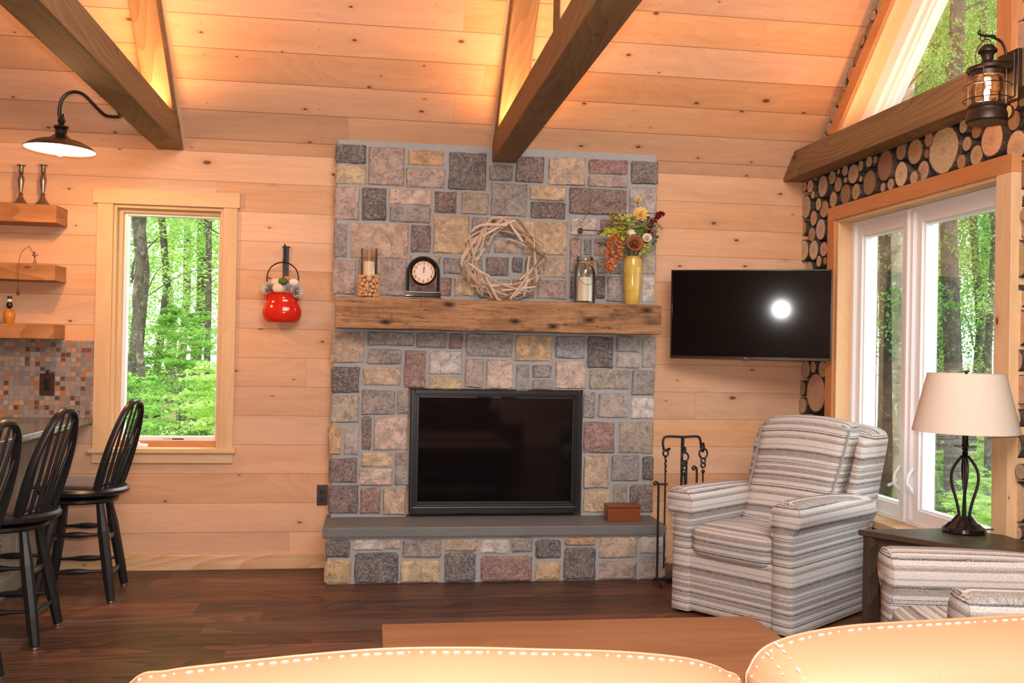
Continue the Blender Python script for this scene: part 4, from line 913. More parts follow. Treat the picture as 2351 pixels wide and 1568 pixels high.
b.build('tendril', M['vine'], t, smooth=True); b = MB(); b.ball(vc, (.013, .01, .017), 10); b.build('knot', M['rust'], t, smooth=True)
# small wooden box on the hearth
bx = onZ(1423, 1188, .319); b = MB(); t = thing('wooden_box', 'small reddish brown wooden box on the right end of the hearth slab', 'box', (1.484, -.255, .3185))
hw = .098; b.rbox(-hw, hw, -.052, .052, 0, .078, r=.003, n=4); b.build('box_body', M['boxwood'], t, local=True, smooth=True)
b = MB(); b.rbox(-hw-.003, hw+.003, -.055, .055, .079, .096, r=.004, n=4); b.build('lid', M['boxwood'], t, local=True, smooth=True)
# ================================================================== WALL ITEMS
# red pot planter on its iron hanger
pc = onY(648, 700, -.085); t = thing('wall_hook', 'black iron strap hook holding the red pot on the pine wall', 'hook', (onY(657, 600, -.01).x, -.01, onY(657, 650, -.01).z))
b = MB(); hxx = onY(656, 600, -.02).x; zt, zb_ = onY(656, 562, -.02).z, onY(656, 640, -.02).z-.08; b.box(hxx-.017, hxx+.017, -.012, -.001, zb_, zt-.012); b.prism([(hxx-.017, zt-.016), (hxx-.026, zt-.012), (hxx-.017, zt-.007), (hxx+.017, zt-.007), (hxx+.026, zt-.012), (hxx+.017, zt-.016)], 'y', -.014, -.001)
b.build('strap', M['iron'], t, bevel=.002)
rz_ = onY(648, 601, -.085).z; b = MB(); b.tube(spline([(hxx-.004, -.012, zt-.03), (hxx-.006, -.03, zt-.0), (hxx-.004, -.028, zt-.03), (hxx-.004, -.02, rz_+.02), (hxx-.004, -.05, rz_-.004), (hxx-.004, -.10, rz_-.004), (hxx-.004, -.105, rz_+.014)], 4), .005, 8); b.build('hook_arm', M['iron'], t, smooth=True)
pw = (onY(693, 708, -.085).x-onY(603, 708, -.085).x)/2; pz0 = onY(648, 740, -.085).z; pz1 = onY(648, 672, -.085).z; ph = pz1-pz0
t = thing('pot', 'glossy red enamel gypsy pot hanging from the iron hook', 'pot', (pc.x, -.085, pz0)); fl = Matrix.Scale(.62, 4, (0, 1, 0))
b = MB(); b.lathe([(.001, 0), (pw*.72, 0)]+[(v.x, v.z) for v in spline([(pw*.74, 0, .001), (pw*.90, 0, ph*.10), (pw*.985, 0, ph*.25), (pw, 0, ph*.36), (pw*.93, 0, ph*.52), (pw*.80, 0, ph*.68), (pw*.76, 0, ph*.80), (pw*.80, 0, ph*.93), (pw*.90, 0, ph)], 4)]+[ (pw*.86, ph), (pw*.72, ph*.82), (pw*.72, ph*.7), (.001, ph*.7)], seg=40, M4=fl); b.build('pot_body', M['red_enamel'], t, local=True, smooth=True)
b = MB(); b.lathe([(pw*.925, ph*.505), (pw*.945, ph*.515), (pw*.925, ph*.525)], seg=40, M4=fl, caps=False)
for s_ in (-1, 1): b.prism([(s_*pw*.76, ph*.97), (s_*pw*.96, ph*1.0), (s_*pw*.88, ph*.74), (s_*pw*.78, ph*.74)], 'y', -.012, .012)
b.build('rim_lug', M['red_enamel'], t, local=True, bevel=.002)
b = MB(); aw_ = (onY(684, 640, -.085).x-onY(612, 640, -.085).x)/2; azt = onY(648, 602, -.085).z-pz0; zb2 = ph*.95
b.tube([(-aw_, 0, zb2)]+[(-aw_*math.cos(PI*i/16), 0, azt-aw_+aw_*math.sin(PI*i/16)) for i in range(17)]+[(aw_, 0, zb2)], .0038, 8); b.build('bail_handle', M['bronze'], t, local=True, smooth=True)
def pinecone(px, py, r, dirv, label, dy=0):
    c = onY(px, py, -.10+dy); face = Vector(dirv).normalized(); a1 = face.orthogonal().normalized(); a2 = face.cross(a1)
    t = thing('pine_cone', label, 'pine cone', tuple(c), group='pine cones in the red pot'); b = MB(); b.ball(c-face*r*.2, r*.5, 10); b.build('core', M['pine_scale'], t)
    bs, bt_ = MB(), MB()
    for (n, rad, tilt) in ((13, 1.0, .0), (12, .92, .32), (10, .78, .62), (8, .60, .92), (6, .40, 1.2), (3, .22, 1.45)):
        for k in range(n):
            a = 2*PI*(k+.5*(n % 2))/n+rf.uniform(-.12, .12); o = a1*math.cos(a)+a2*math.sin(a); d = (o*math.cos(tilt)+face*math.sin(tilt)).normalized(); u_ = (face-d*face.dot(d)).normalized()
            petal(bs, c, d, u_, r*rad, r*.46, .20, .10)
            e = c+d*r*rad*.72+u_*(r*rad*.13); petal(bt_, e, d, u_, r*rad*.36, r*.40, .45, .12)
    bs.build('scales', M['pine_scale'], t, smooth=True); bt_.build('frosted_tips', M['pine_tip'], t, smooth=True)
pinecone(617, 663, .038, (-.5, -.8, .3), 'frosted pine cone at the left rim of the red pot')
pinecone(661, 663, .034, (.1, -1, .2), 'frosted pine cone in the middle right of the red pot')
pinecone(680, 669, .038, (.5, -.8, .1), 'frosted pine cone spilling over the right rim of the red pot', -.01)
def softball(px, py, rx, rz2, mat, label, dy=0):
    c = onY(px, py, -.10+dy); b = MB(); n = 24
    b.ball(c, (rx, rx*.9, rz2), 24, deform=None)
    for v in b.bm.verts:
        d = v.co-c; a = math.atan2(d.y, d.x); f = 1+.05*math.cos(8*a); v.co = c+Vector((d.x*f, d.y*f, d.z))
    tag(b.build('fabric_ball', M[mat], smooth=True), label, 'ball')
softball(639, 663, .036, .031, 'fabric_cream', 'cream fabric ball in front of the red pot opening', -.015)
softball(633, 648, .029, .023, 'fabric_cream', 'peach fabric ball at the back left of the red pot')
softball(674, 649, .030, .024, 'fabric_white', 'white fabric ball at the back right of the red pot')
softball(650, 646, .026, .022, 'fabric_green', 'dark green fabric ball on top of the red pot', -.02)
softball(658, 640, .018, .015, 'fabric_orange', 'small orange ball behind the green one in the red pot')
# television on a tilting wall arm
tl, tr = onY(1540.5, 720, -.16), onY(1910, 722, -.54); tv_a = math.atan2(tr.y-tl.y, tr.x-tl.x); tw = (Vector((tr.x, tr.y))-Vector((tl.x, tl.y))).length; tz0, tz1 = 1.285, 1.820
t = thing('television', 'black flat screen television angled on the pine wall beside the log corner', 'television', ((tl.x+tr.x)/2, (tl.y+tr.y)/2, tz0), rot=(math.radians(2.1), 0, tv_a)); th_ = tz1-tz0
b = MB(); b.rbox(-tw/2, tw/2, .001, .03, 0, th_, r=.004, n=4); b.rbox(-tw*.4, tw*.4, .03, .06, .06, th_*.7, r=.01, n=4); b.build('back_shell', M['black_gloss'], t, local=True, smooth=True)
b = MB(); frame_xz(b, -tw/2, tw/2, 0, th_, -.006, .002, .008, .016); b.build('bezel', M['black_gloss'], t, local=True, bevel=.001)
b = MB(); b.box(-tw/2+.008, tw/2-.008, -.0025, .001, .016, th_-.008); b.build('screen', M['screen'], t, local=True)
b = MB(); text_mesh(b, 'TCL', .011, Matrix.Translation((-.02, -.0066, .008)) @ Matrix.Rotation(PI/2, 4, 'X'), .0002); b.build('logo', M['label_grey'], t, local=True)
b = MB(); b.rbox(-.035, .0, -.006, .01, -.006, .001, r=.002, n=3); b.build('sensor_bar', M['brown_plate'], t, local=True)
t = thing('television_mount', 'dark swing-arm wall mount behind the television', 'wall mount', (2.1, -.01, 1.5))
b = MB(); b.box(2.0, 2.10, -.02, -.001, 1.50, 1.835); b.build('wall_plate', M['iron'], t, bevel=.002); b = MB(); b.tube([(2.05, -.02, 1.6), (2.2, -.16, 1.6), (2.235, -.27, 1.6)], .014, 8); b.build('arm', M['iron'], t, smooth=True)
def plate(px0, py0, px1, py1, label, kind, name='wall_outlet', yy=-.002):
    a, c = onY(px0, py0, yy), onY(px1, py1, yy); t = thing(name, label, kind, ((a.x+c.x)/2, yy, c.z)); w_, h_ = abs(c.x-a.x)/2, abs(a.z-c.z)
    b = MB(); b.rbox(-w_, w_, -.006, 0, 0, h_, r=.002, n=3); b.build('cover_plate', M['brown_plate'], t, local=True, smooth=True)
    if name == 'wall_outlet':
        for zz in (.31, .69):
            b = MB(); b.rbox(-w_*.42, w_*.42, -.009, -.006, h_*zz-h_*.13, h_*zz+h_*.13, r=.0015, n=3); b.box(-w_*.2, -w_*.13, -.0095, -.009, h_*zz-.004, h_*zz+.005); b.box(w_*.13, w_*.2, -.0095, -.009, h_*zz-.004, h_*zz+.005); b.build('socket', M['outlet_black'], t, local=True)
    else:
        b = MB(); b.rbox(-w_*.4, w_*.4, -.010, -.006, h_*.24, h_*.76, r=.002, n=3); b.build('rocker', M['outlet_black'], t, local=True); b = MB(); b.rbox(-w_*.2+.004, w_*.2+.004, -.02, 0, h_, h_+.022, r=.003, n=3); b.build('night_light', M['outlet_black'], t, local=True)
plate(728, 1113, 752, 1160, 'brown duplex outlet on the pine wall left of the fireplace', 'outlet')
plate(1628, 1107, 1652, 1153, 'brown duplex outlet on the pine wall behind the striped swivel chair', 'outlet')
plate(92, 857, 125, 908, 'brown switch plate with black rocker on the mosaic backsplash', 'switch', 'wall_switch', -.013)
# kitchen: backsplash, shelves, counter
b = MB(); b.box(XL, onY(219, 850, 0).x, -.011, -.001, .84, 1.321); struct('trim_backsplash', b, M['tile'])
def shelf(z0, z1, label):
    b = MB(); b.rbox(XL, -1.742, -.20, -.001, z0, z1, r=.004, n=24, deform=lambda p: p+Vector((0, .004*noise.noise(p*5), .004*noise.noise(p*4)))); tag(b.build('floating_shelf', M['shelf'], smooth=True), label, 'shelf', 'floating shelves left of the window')
shelf(1.967, 2.068, 'topmost thick floating wood shelf, carrying two candlesticks')
shelf(1.650, 1.740, 'middle thick floating wood shelf, carrying the wire fisherman')
shelf(1.325, 1.408, 'lowest thick floating wood shelf, just above the mosaic backsplash')
def candlestick(px, label):
    sy = -.11; a = onY(px, 467, sy); h = onY(px+1, 379, sy).z-2.069; b = MB(); k = h/.2
    b.lathe([(.001, 0), (.046, 0), (.044, .006), (.030, .016), (.018, .032), (.012, .045), (.010, .05), (.013, .055), (.009, .062), (.010, .075), (.016, .105), (.018, .125), (.015, .142), (.010, .150), (.014, .154), (.009, .160), (.013, .165), (.014, .17), (.012, .175), (.014, .192), (.024, .196), (.024, .2), (.012, .199), (.010, .18), (.001, .18)], (a.x, sy, 2.070), 24, Matrix.Scale(k, 4, (0, 0, 1)))
    tag(b.build('candlestick', M['pewter'], smooth=True), label, 'candlestick', 'pewter candlesticks on the top shelf')
candlestick(47, 'turned pewter candlestick without a candle, left of the two on the top shelf'); candlestick(98, 'turned pewter candlestick near the end of the top shelf')
# wire fisherman
fy = -.17; t = thing('wire_fisherman', 'rusty wire fisherman figure dangling a fish over the middle shelf edge', 'figurine', (onY(82, 604, fy).x, fy, 1.742)); Q = lambda x, y: onY(x, y, fy)
b = MB(); 
z0 = Vector((0, 0, 1.742-Q(78, 605).z))
for pts in ([(77, 605), (80, 594), (83, 604+1)], [(80, 595), (79, 586), (79, 582)], [(74, 585), (80, 589), (86, 585)]): b.tube([Q(*p)+(z0 if p[1] > 603 else Vector()) for p in pts], .0028, 6)
b.ball(Q(79, 580), .006, 8); b.build('body', M['rust'], t, smooth=True)
b = MB(); b.tube([Q(79, 589), Q(75, 580), Q(67, 565)], .0016, 6); b.tube(spline([Q(67, 565), Q(58, 578)+Vector((0, -.04, 0)), Q(53, 600)+Vector((0, -.06, 0)), Q(51, 640)+Vector((0, -.06, 0)), Q(51, 662)+Vector((0, -.06, 0))], 6), .0014, 6); b.build('fishing_rod', M['rust'], t, smooth=True)
b = MB(); c = Q(51, 670)+Vector((0, -.06, 0)); b.ball(c, (.009, .006, .018), 8); b.prism([(c.x-.011, c.z-.02), (c.x, c.z-.01), (c.x+.009, c.z-.022)], 'y', c.y-.002, c.y+.002); b.build('fish', M['rust'], t, smooth=True)
# snowman bottle
sy = -.12; sc_ = onY(21, 738, sy); t = thing('snowman_bottle', 'small amber bottle shaped like a snowman in a black top hat on the lowest shelf', 'bottle', (sc_.x, sy, 1.409))
zz = lambda py: onY(21, py, sy).z-onY(21, 738, sy).z
b = MB(); b.lathe([(.001, 0), (.022, 0), (.030, zz(726)), (.032, zz(718)), (.026, zz(710)), (.012, zz(705))], seg=20); b.build('bottle_body', M['whiskey'], t, local=True, smooth=True)
b = MB(); b.ball((0, 0, zz(696)), (.017, .017, .020), 14); b.build('torso', M['outlet_black'], t, local=True, smooth=True)
b = MB(); b.ball((0, 0, zz(685)), .0125, 12); b.build('head', M['snow_white'], t, local=True, smooth=True)
b = MB(); b.lathe([(.001, zz(681)), (.016, zz(681)), (.016, zz(680)), (.011, zz(680)), (.0115, zz(675)), (.001, zz(675))], seg=18); b.build('top_hat', M['outlet_black'], t, local=True, smooth=True)
# counter with peninsula
t = thing('kitchen_counter', 'kitchen counter with dark granite top and beige panels behind the bar stools', 'kitchen counter', (-2.3, -1.5, 0))
CE = -1.575; b = MB(); b.prism([(XL+.01, -.012), (CE, -.012), (CE, -3.3), (-2.55, -3.3), (-2.55, -.66), (XL+.01, -.66)], 'z', .85, .882); b.build('worktop', M['granite'], t, bevel=.004)
b = MB(); b.prism([(XL+.01, -.002), (-1.84, -.002), (-1.84, -3.2), (-2.5, -3.2), (-2.5, -.62), (XL+.01, -.62)], 'z', 0, .849)
b.build('cabinet_body', M['cabinet'], t)
for k in range(32):
    b = MB(); yy = -.02-.1*k; b.box(-1.841, -1.834, yy, yy-.094, .10, .83); b.build('bead_panel', M['cabinet'], t, bevel=.003)
b = MB(); b.box(-1.841, -1.828, -.002, -3.2, 0, .10); b.build('toe_board', M['cabinet'], t, bevel=.003)
# ================================================================== BAR STOOLS
def make_stool():
    t = thing('bar_stool', '', 'bar stool', (0, 0, 0), group='black spindle-back bar stools at the counter')
    b = MB(); b.lathe([(.001, .528), (.19, .528), (.215, .540), (.218, .556), (.205, .568), (.18, .563), (.001, .560)], seg=40, M4=Matrix.Scale(1.06, 4, (1, 0, 0))); b.build('seat', M['black_paint'], t, local=True, smooth=True)
    b = MB(); b.rbox(-.20, .13, -.165, .165, .566, .592, r=.012, n=8, puff=.006); cu = b.build('cushion', M['cushion_brown'], t, local=True, smooth=True)
    b = MB(); b.rbox(-.203, .133, -.168, .168, .5635, .5665, r=.0015, n=4); b.build('cushion_edge', M['label_grey'], cu, local=True)
    b = MB(); b.lathe([(.001, .492), (.17, .492), (.178, .500), (.178, .514), (.10, .516), (.10, .528), (.001, .528)], seg=32); b.build('swivel_plate', M['black_paint'], t, local=True, smooth=True)
    ft = {}
    for sx in (-1, 1):
        for sy_ in (-1, 1):
            b = MB(); top = Vector((sx*.105, sy_*.105, .494)); bot = Vector((sx*.182, sy_*.182, .012)); ft[(sx, sy_)] = (top, bot)
            b.tube([top, top.lerp(bot, .12), top.lerp(bot, .3), top.lerp(bot, .75), bot], [.019, .021, .027, .026, .021], 8); lg = b.build('leg', M['black_paint'], t, local=True)
            b = MB(); b.lathe([(.016, 0), (.019, .003), (.019, .013)], (bot.x, bot.y, 0), 14); b.build('glide', M['nickel'], lg, local=True, smooth=True)
    def at(k, z): a, c = ft[k]; return a.lerp(c, (a.z-z)/(a.z-c.z))
    for (ka, kb, zs) in (((-1, -1), (1, -1), (.155, .335)), ((-1, 1), (1, 1), (.155, .335)), ((-1, -1), (-1, 1), (.125, .30)), ((1, -1), (1, 1), (.125, .30))):
        for z in zs:
            p, q = at(ka, z), at(kb, z); b = MB(); b.tube([p.lerp(q, s_) for s_ in (.02, .25, .4, .5, .6, .75, .98)], [.007, .009, .015, .016, .015, .009, .007], 8); b.build('stretcher', M['black_paint'], t, local=True, smooth=True)
    # bow back
    def bow(a): return Vector((.150+.105*max(0, math.sin(a))**1.0, -.178*math.cos(a)*(1 if True else 1), .56+.455*math.sin(a)**.85 if math.sin(a) > 0 else .56))
    pts = [bow(PI*i/28) for i in range(29)]
    for i, p in enumerate(pts):
        s_ = (p.z-.56)/.455; p.x = .135+.135*s_; wdt = .155+.018*math.sin(min(1, s_*1.35)*PI*.62); p.y = math.copysign(min(abs(p.y)/.178, 1)**.8*wdt, p.y) if i not in (0, 28) else math.copysign(.150, p.y)
    b = MB(); b.tube(pts, .0135, 8, flat=1.35); b.build('bow', M['black_paint'], t, local=True, smooth=True)
    for k in range(6):
        y_ = -.105+.042*k; yt = y_*1.3; s_ = None
        zt = .56+.455*(max(0, 1-(abs(yt)/.185)**2.4))**.5; tp = Vector((.135+.135*(zt-.56)/.455, yt, zt-.006)); bt = Vector((.155-.02*abs(y_)/.1, y_, .562))
        b = MB(); b.tube([bt, bt.lerp(tp, .2), bt.lerp(tp, .4), tp], [.007, .0105, .008, .0055], 8); b.build('spindle', M['black_paint'], t, local=True, smooth=True)
    for o in t.children:
        if o.name.split('.')[0] in ('seat', 'cushion', 'bow', 'spindle'): o.rotation_euler = (0, 0, math.radians(-13))
    return t
s1 = make_stool(); s1.location = (-1.478, -.53, 0); s1.rotation_euler = (0, 0, math.radians(4)); s1['label'] = 'black spindle-back bar stool in front of the window, farthest from the camera'
dup(s1, (-1.592, -1.268, 0), math.radians(3), 'black spindle-back bar stool between the window stool and the cropped one')
dup(s1, (-1.585, -1.995, 0), math.radians(3), 'black spindle-back bar stool cut off by the left picture edge')
# ================================================================== LAMPS
A = onX(278, 268, -1.26); by = A.y; Q = lambda x, y: onY(x, y, by)
t = thing('gooseneck_light', 'black gooseneck barn light with lit bulb, fixed to the left roof truss', 'wall lamp', (A.x, by, A.z))
b = MB(); b.lathe([(.001, 0), (.045, 0), (.045, .012), (.03, .02), (.001, .02)], (-1.259, by, 2.515-.005), 20, Matrix.Rotation(-PI/2, 4, 'Y')); b.build('mounting_plate', M['black_paint'], t, smooth=True)
b = MB(); b.tube(spline([Vector((-1.262, by, 2.505)), Vector((-1.275, by, 2.47)), Q(276, 267), Q(250, 267), Q(238, 262), Q(222, 247), Q(200, 224), Q(186, 214), Q(170, 211), Q(154, 216), Q(142, 229), Q(137, 246), Q(136, 268)], 6), .0085, 10); b.build('gooseneck_arm', M['black_paint'], t, smooth=True)
k = (Q(138, 270).z-Q(138, 300).z)/30; sc0 = Q(138, 342); Mt = Matrix.Rotation(math.radians(1.5), 4, 'Y'); z_ = lambda py: (342-py)*k
b = MB(); b.lathe([(.001, z_(262)), (.010, z_(262)), (.010, z_(268)), (.014, z_(270)), (.019, z_(277)), (.014, z_(284)), (.010, z_(287)), (.014, z_(290)), (.034, z_(290)), (.036, z_(294)), (.026, z_(299)), (.026, z_(308)), (.001, z_(308))], sc0, 24, Mt); b.build('socket_cap', M['black_paint'], t, smooth=True)
R_ = 77*k
outer = [(.026, z_(308)), (.034, z_(312)), (.050, z_(318)), (R_*.62, z_(325)), (R_*.86, z_(334)), (R_, z_(343)), (R_, z_(344.5))]
b = MB(); b.mi = 0; b.lathe(outer, sc0, 48, Mt, caps=False); 
b.bm.faces.ensure_lookup_table()
shade = b.build('shade', M['black_paint'], t, smooth=True)
b = MB(); b.lathe([(R_*.985, z_(344)), (R_*.85, z_(336)), (R_*.6, z_(327)), (.046, z_(321)), (.02, z_(314))], sc0, 48, Mt, caps=False); b.build('shade_lining', M['shade_inside'], shade, smooth=True)
bz = sc0+Vector((0, 0, z_(348)))
b = MB(); b.ball(bz, (.021, .021, .024), 16); b.tube([bz+Vector((0, 0, .02)), bz+Vector((0, 0, .055))], .013, 10); b.build('light_bulb', M['bulb'], t, smooth=True)
light('barn_lamp', 'POINT', bz+Vector((0, 0, -.045)), 13, WARM, .02)
light('barn_lamp_up', 'POINT', bz+Vector((.0, 0, .028)) + Vector((.045, 0, -.012)), 6, WARM, .01)
# lantern
LY = -2.20; Q = lambda x, y: onY(x, y, LY); lc = Q(2266, 200); lx = lc.x
t = thing('ship_lantern', 'rustic dark metal hurricane lantern wall light on the gable beam', 'wall lamp', (lx, LY, Q(2266, 280).z))
zl = lambda py: Q(2266, py).z; kx = (Q(2276, 200).x-Q(2266, 200).x)/10
b = MB(); b.box(2.548, 2.569, LY-.065, LY+.065, onX(2325, 232, 2.56).z, onX(2325, 118, 2.56).z); b.box(2.540, 2.55, LY-.052, LY+.052, onX(2325, 226, 2.56).z, onX(2325, 124, 2.56).z); b.build('back_plate', M['bronze'], t, bevel=.003)
hk = [Vector((2.545, LY, zl(130))), Vector((2.535, LY, zl(108))), Vector((2.515, LY, zl(92))), Vector((2.47, LY, zl(82)))]+[Q(2285, 84), Q(2262, 82), Q(2251, 80), Q(2247, 75), Q(2250, 70)]
b = MB(); b.tube(spline(hk, 5), .0055, 8); b.build('hook_arm', M['bronze'], t, smooth=True)
b = MB(); ce = Vector((lx, LY, 0)); rr_ = 30*kx
b.lathe([(.001, zl(104)), (10*kx, zl(104)), (14*kx, zl(108)), (19*kx, zl(116)), (19*kx, zl(120)), (14*kx, zl(124)), (11*kx, zl(132)), (11*kx, zl(139)), (17*kx, zl(147)), (24*kx, zl(149)), (40*kx, zl(156)), (41*kx, zl(162)), (33*kx, zl(166)), (33*kx, zl(177)), (28*kx, zl(177)), (.001, zl(170))], ce, 32); b.build('chimney_cap', M['bronze'], t, smooth=True)
b = MB(); b.lathe([(.001, zl(283)), (38*kx, zl(283)), (41*kx, zl(279)), (40*kx, zl(262)), (38*kx, zl(259)), (37*kx, zl(252)), (39*kx, zl(248)), (36*kx, zl(241)), (30*kx, zl(239)), (.001, zl(240))], ce, 32); b.build('fuel_tank', M['bronze'], t, smooth=True)
b = MB(); b.lathe([(27*kx, zl(240)), (31*kx, zl(225)), (31*kx, zl(195)), (27*kx, zl(177)), (26*kx, zl(177)), (30*kx, zl(195)), (30*kx, zl(225)), (26*kx, zl(240))], ce, 28, caps=False); b.build('glass_globe', M['shade_glass'], t, smooth=True)
b = MB()
for zq in (199, 231): b.ring((lx, LY, zl(zq)), 46*kx, .0022, 'z', 32, 6)
for q in range(4):
    a = PI/4+q*PI/2; d = Vector((math.cos(a), math.sin(a), 0)); b.tube([ce+d*36*kx+Vector((0, 0, zl(160))), ce+d*37*kx+Vector((0, 0, zl(180))), ce+d*37*kx+Vector((0, 0, zl(250)))], .0025, 6)
    for zq in (199, 231): b.tube([ce+d*37*kx+Vector((0, 0, zl(zq))), ce+d*46*kx+Vector((0, 0, zl(zq)))], .0018, 6)
b.build('wire_guard', M['bronze'], t, smooth=True)
b = MB(); b.tube(spline([Q(2242, 148), Q(2240, 128), Q(2244, 112), Q(2254, 98), Q(2258, 93), Q(2266, 90), Q(2274, 94), Q(2277, 110), Q(2280, 135), Q(2280, 148)], 5), .002, 6); b.ring(Q(2256, 88), 5.5*kx, .002, 'y', 16, 6); b.build('bail_wire', M['bronze'], t, smooth=True)
b = MB(); b.tube([ce+Vector((0, 0, zl(140))), Vector((2.545, LY, zl(138)))], .004, 8); b.build('stay_bar', M['bronze'], t, smooth=True)
b = MB(); b.ball((lx, LY, zl(214)), (.011, .011, .022), 12); b.build('light_bulb', M['flame_bulb'], t, smooth=True)
b = MB(); b.lathe([(.001, zl(186)), (8*kx, zl(186)), (7*kx, zl(178)), (.001, zl(178))], ce, 16); b.build('lamp_socket', M['snow_white'], t, smooth=True)
light('lantern_light', 'POINT', (lx-.035, LY, zl(214)), 6, WARM, .02)
# ================================================================== ARMCHAIRS
def u_side(p, ni): return (p[0]+p[1], p[2])
def u_seat(p, ni): return (p[0], p[2]+p[1]) if ni == 2 else ((p[0], p[2]) if ni == 1 else (p[1], p[2]))
def u_arm(p, ni): return (p[1], p[2]+abs(p[0])) if ni == 2 else ((p[0], p[2]) if ni == 1 else (p[1], p[2]))
def make_armchair(name, label):
    t = thing(name, label, 'armchair')
    b = MB(); b.rbox(-.34, .34, .012, .80, .015, .34, r=.02, n=10); b.build('base', M['fabric'], t, local=True, smooth=True, uvmode=u_side)
    prof = [(.228, .015), (.228, .46), (.216, .53), (.222, .585), (.250, .622), (.295, .637), (.345, .628), (.376, .600), (.382, .560), (.368, .520), (.347, .485), (.341, .40), (.345, .015)]
    for s_ in (-1, 1):
        b = MB(); sec = []; ys = [0, .012, .03, .2, .4, .6, .74, .80]; ins = [.014, .004, 0, 0, 0, 0, 0, .01]; V = []
        pf = [tuple(v) for v in spline([(x, 0, z) for x, z in prof[1:-1]], 3)]; pf = [(prof[0][0], 0, prof[0][1])]+pf+[(prof[-1][0], 0, prof[-1][1])]
        cxx = sum(p[0] for p in pf)/len(pf)
        for y, i_ in zip(ys, ins):
            for p in pf:
                x = p[0]+(i_ if p[0] < cxx else -i_); z = p[2]-(i_ if p[2] > .5 else 0)
                z2 = z+(.012*math.sin(y/.8*PI) - .035*(y/.8) if p[2] > .45 else 0); V.append((x*s_, y, z2))
        n = len(pf); m = len(ys); Fs = [(i*n+j, i*n+j+1, (i+1)*n+j+1, (i+1)*n+j) for i in range(m-1) for j in range(n-1)]+[(j+1, j, m*n) for j in range(n-1)]+[(0, n-1, m*n)]+[((m-1)*n+j, (m-1)*n+j+1, m*n+1) for j in range(n-1)]; V += [(.285*s_, -.003, .55), (.285*s_, .80, .53)]
        if s_ < 0: Fs = [f[::-1] for f in Fs]
        b.raw(V, Fs); b.build('arm', M['fabric'], t, local=True, smooth=True, uvmode=u_arm, ang=55)
        b = MB(); b.tube([(s_*(p[0]+(.006 if p[0] < cxx else -.006)), .008, p[2]-(.006 if p[2] > .5 else 0)) for p in pf if p[2] > .05], .0045, 6); b.build('welt', M['fabric'], t, local=True, smooth=True, uvmode=u_arm)
    def sd(p):
        return Vector((p.x*(1+.02*(p.z > .4)), p.y-.018*(1-(p.x/.24)**2), p.z-.03*max(0, (p.y-.1))))
    b = MB(); b.rbox(-.224, .224, -.004, .60, .300, .452, r=.045, n=16, puff=.028, deform=sd); b.build('seat_cushion', M['fabric'], t, local=True, smooth=True, uvmode=u_seat)
    def bd(p):       # lean back and arch the top
        h = (p.z-.40)/.57; w_ = 1+.16*h; arch = .035*(1-(p.x/.26)**2)*max(0, h)
        return Vector((p.x*w_, p.y+.30*h+.03*math.sin(h*PI), p.z+arch))
    b = MB(); b.rbox(-.240, .240, .42, .58, .41, .955, r=.06, n=20, puff=.03, deform=bd); b.build('back_cushion', M['fabric'], t, local=True, smooth=True, uvmode=lambda p, ni: (p[0]+(p[1] if ni == 0 else 0), p[2]+(p[1] if ni == 2 else 0)))
    for s_ in (-1, 1):
        b = MB(); b.tube([bd(Vector((s_*.2255, .4345, z))) for z in [.45+.47*i/12 for i in range(13)]], .007, 6); b.build('piping', M['piping'], t, local=True, smooth=True)
    def fd(p):
        h = (p.z-.1)/.82; w_ = 1+.12*max(0, h-.35); arch = .05*(1-(p.x/.34)**2)*max(0, h-.6)/.4
        return Vector((p.x*w_, p.y+.24*max(0, h-.15)+.06*abs(p.x/.35)**2*0, p.z+arch))
    b = MB(); b.rbox(-.325, .325, .60, .83, .06, .915, r=.05, n=18, deform=fd); b.build('back_frame', M['fabric'], t, local=True, smooth=True, uvmode=lambda p, ni: (p[0]+(p[1] if ni == 0 else 0), p[2]+(p[1] if ni == 2 else 0)))
    for s_ in (-1, 1):
        b = MB(); b.rbox(.272, .322, .50, .72, .50, .875, r=.03, n=10, deform=lambda p: fd(p)+Vector((0, .08*max(0, (p.z-.5)), 0))) if s_ > 0 else b.rbox(-.318, -.268, .56, .72, .50, .86, r=.03, n=10, deform=lambda p: fd(p)+Vector((0, .08*max(0, (p.z-.5)), 0)))
        b.build('wing', M['fabric'], t, local=True, smooth=True, uvmode=lambda p, ni: (p[1], p[2]))
    b = MB(); b.lathe([(.001, 0), (.24, 0), (.24, .014), (.001, .014)], (0, .42, 0), 28); b.build('swivel_base', M['black_paint'], t, local=True)
    return t
ch1 = make_armchair('swivel_armchair', 'striped cream and grey swivel armchair standing beside the fireplace'); ch1.location = (1.735, -1.318, 0); ch1.rotation_euler = (0, 0, math.atan2(-.808, .589)); ch1['group'] = 'striped swivel armchairs'
dup(ch1, (1.785, -2.855, 0), math.radians(-100), 'striped swivel armchair in front of the end table, half hidden by the leather sofa', 'striped swivel armchairs')
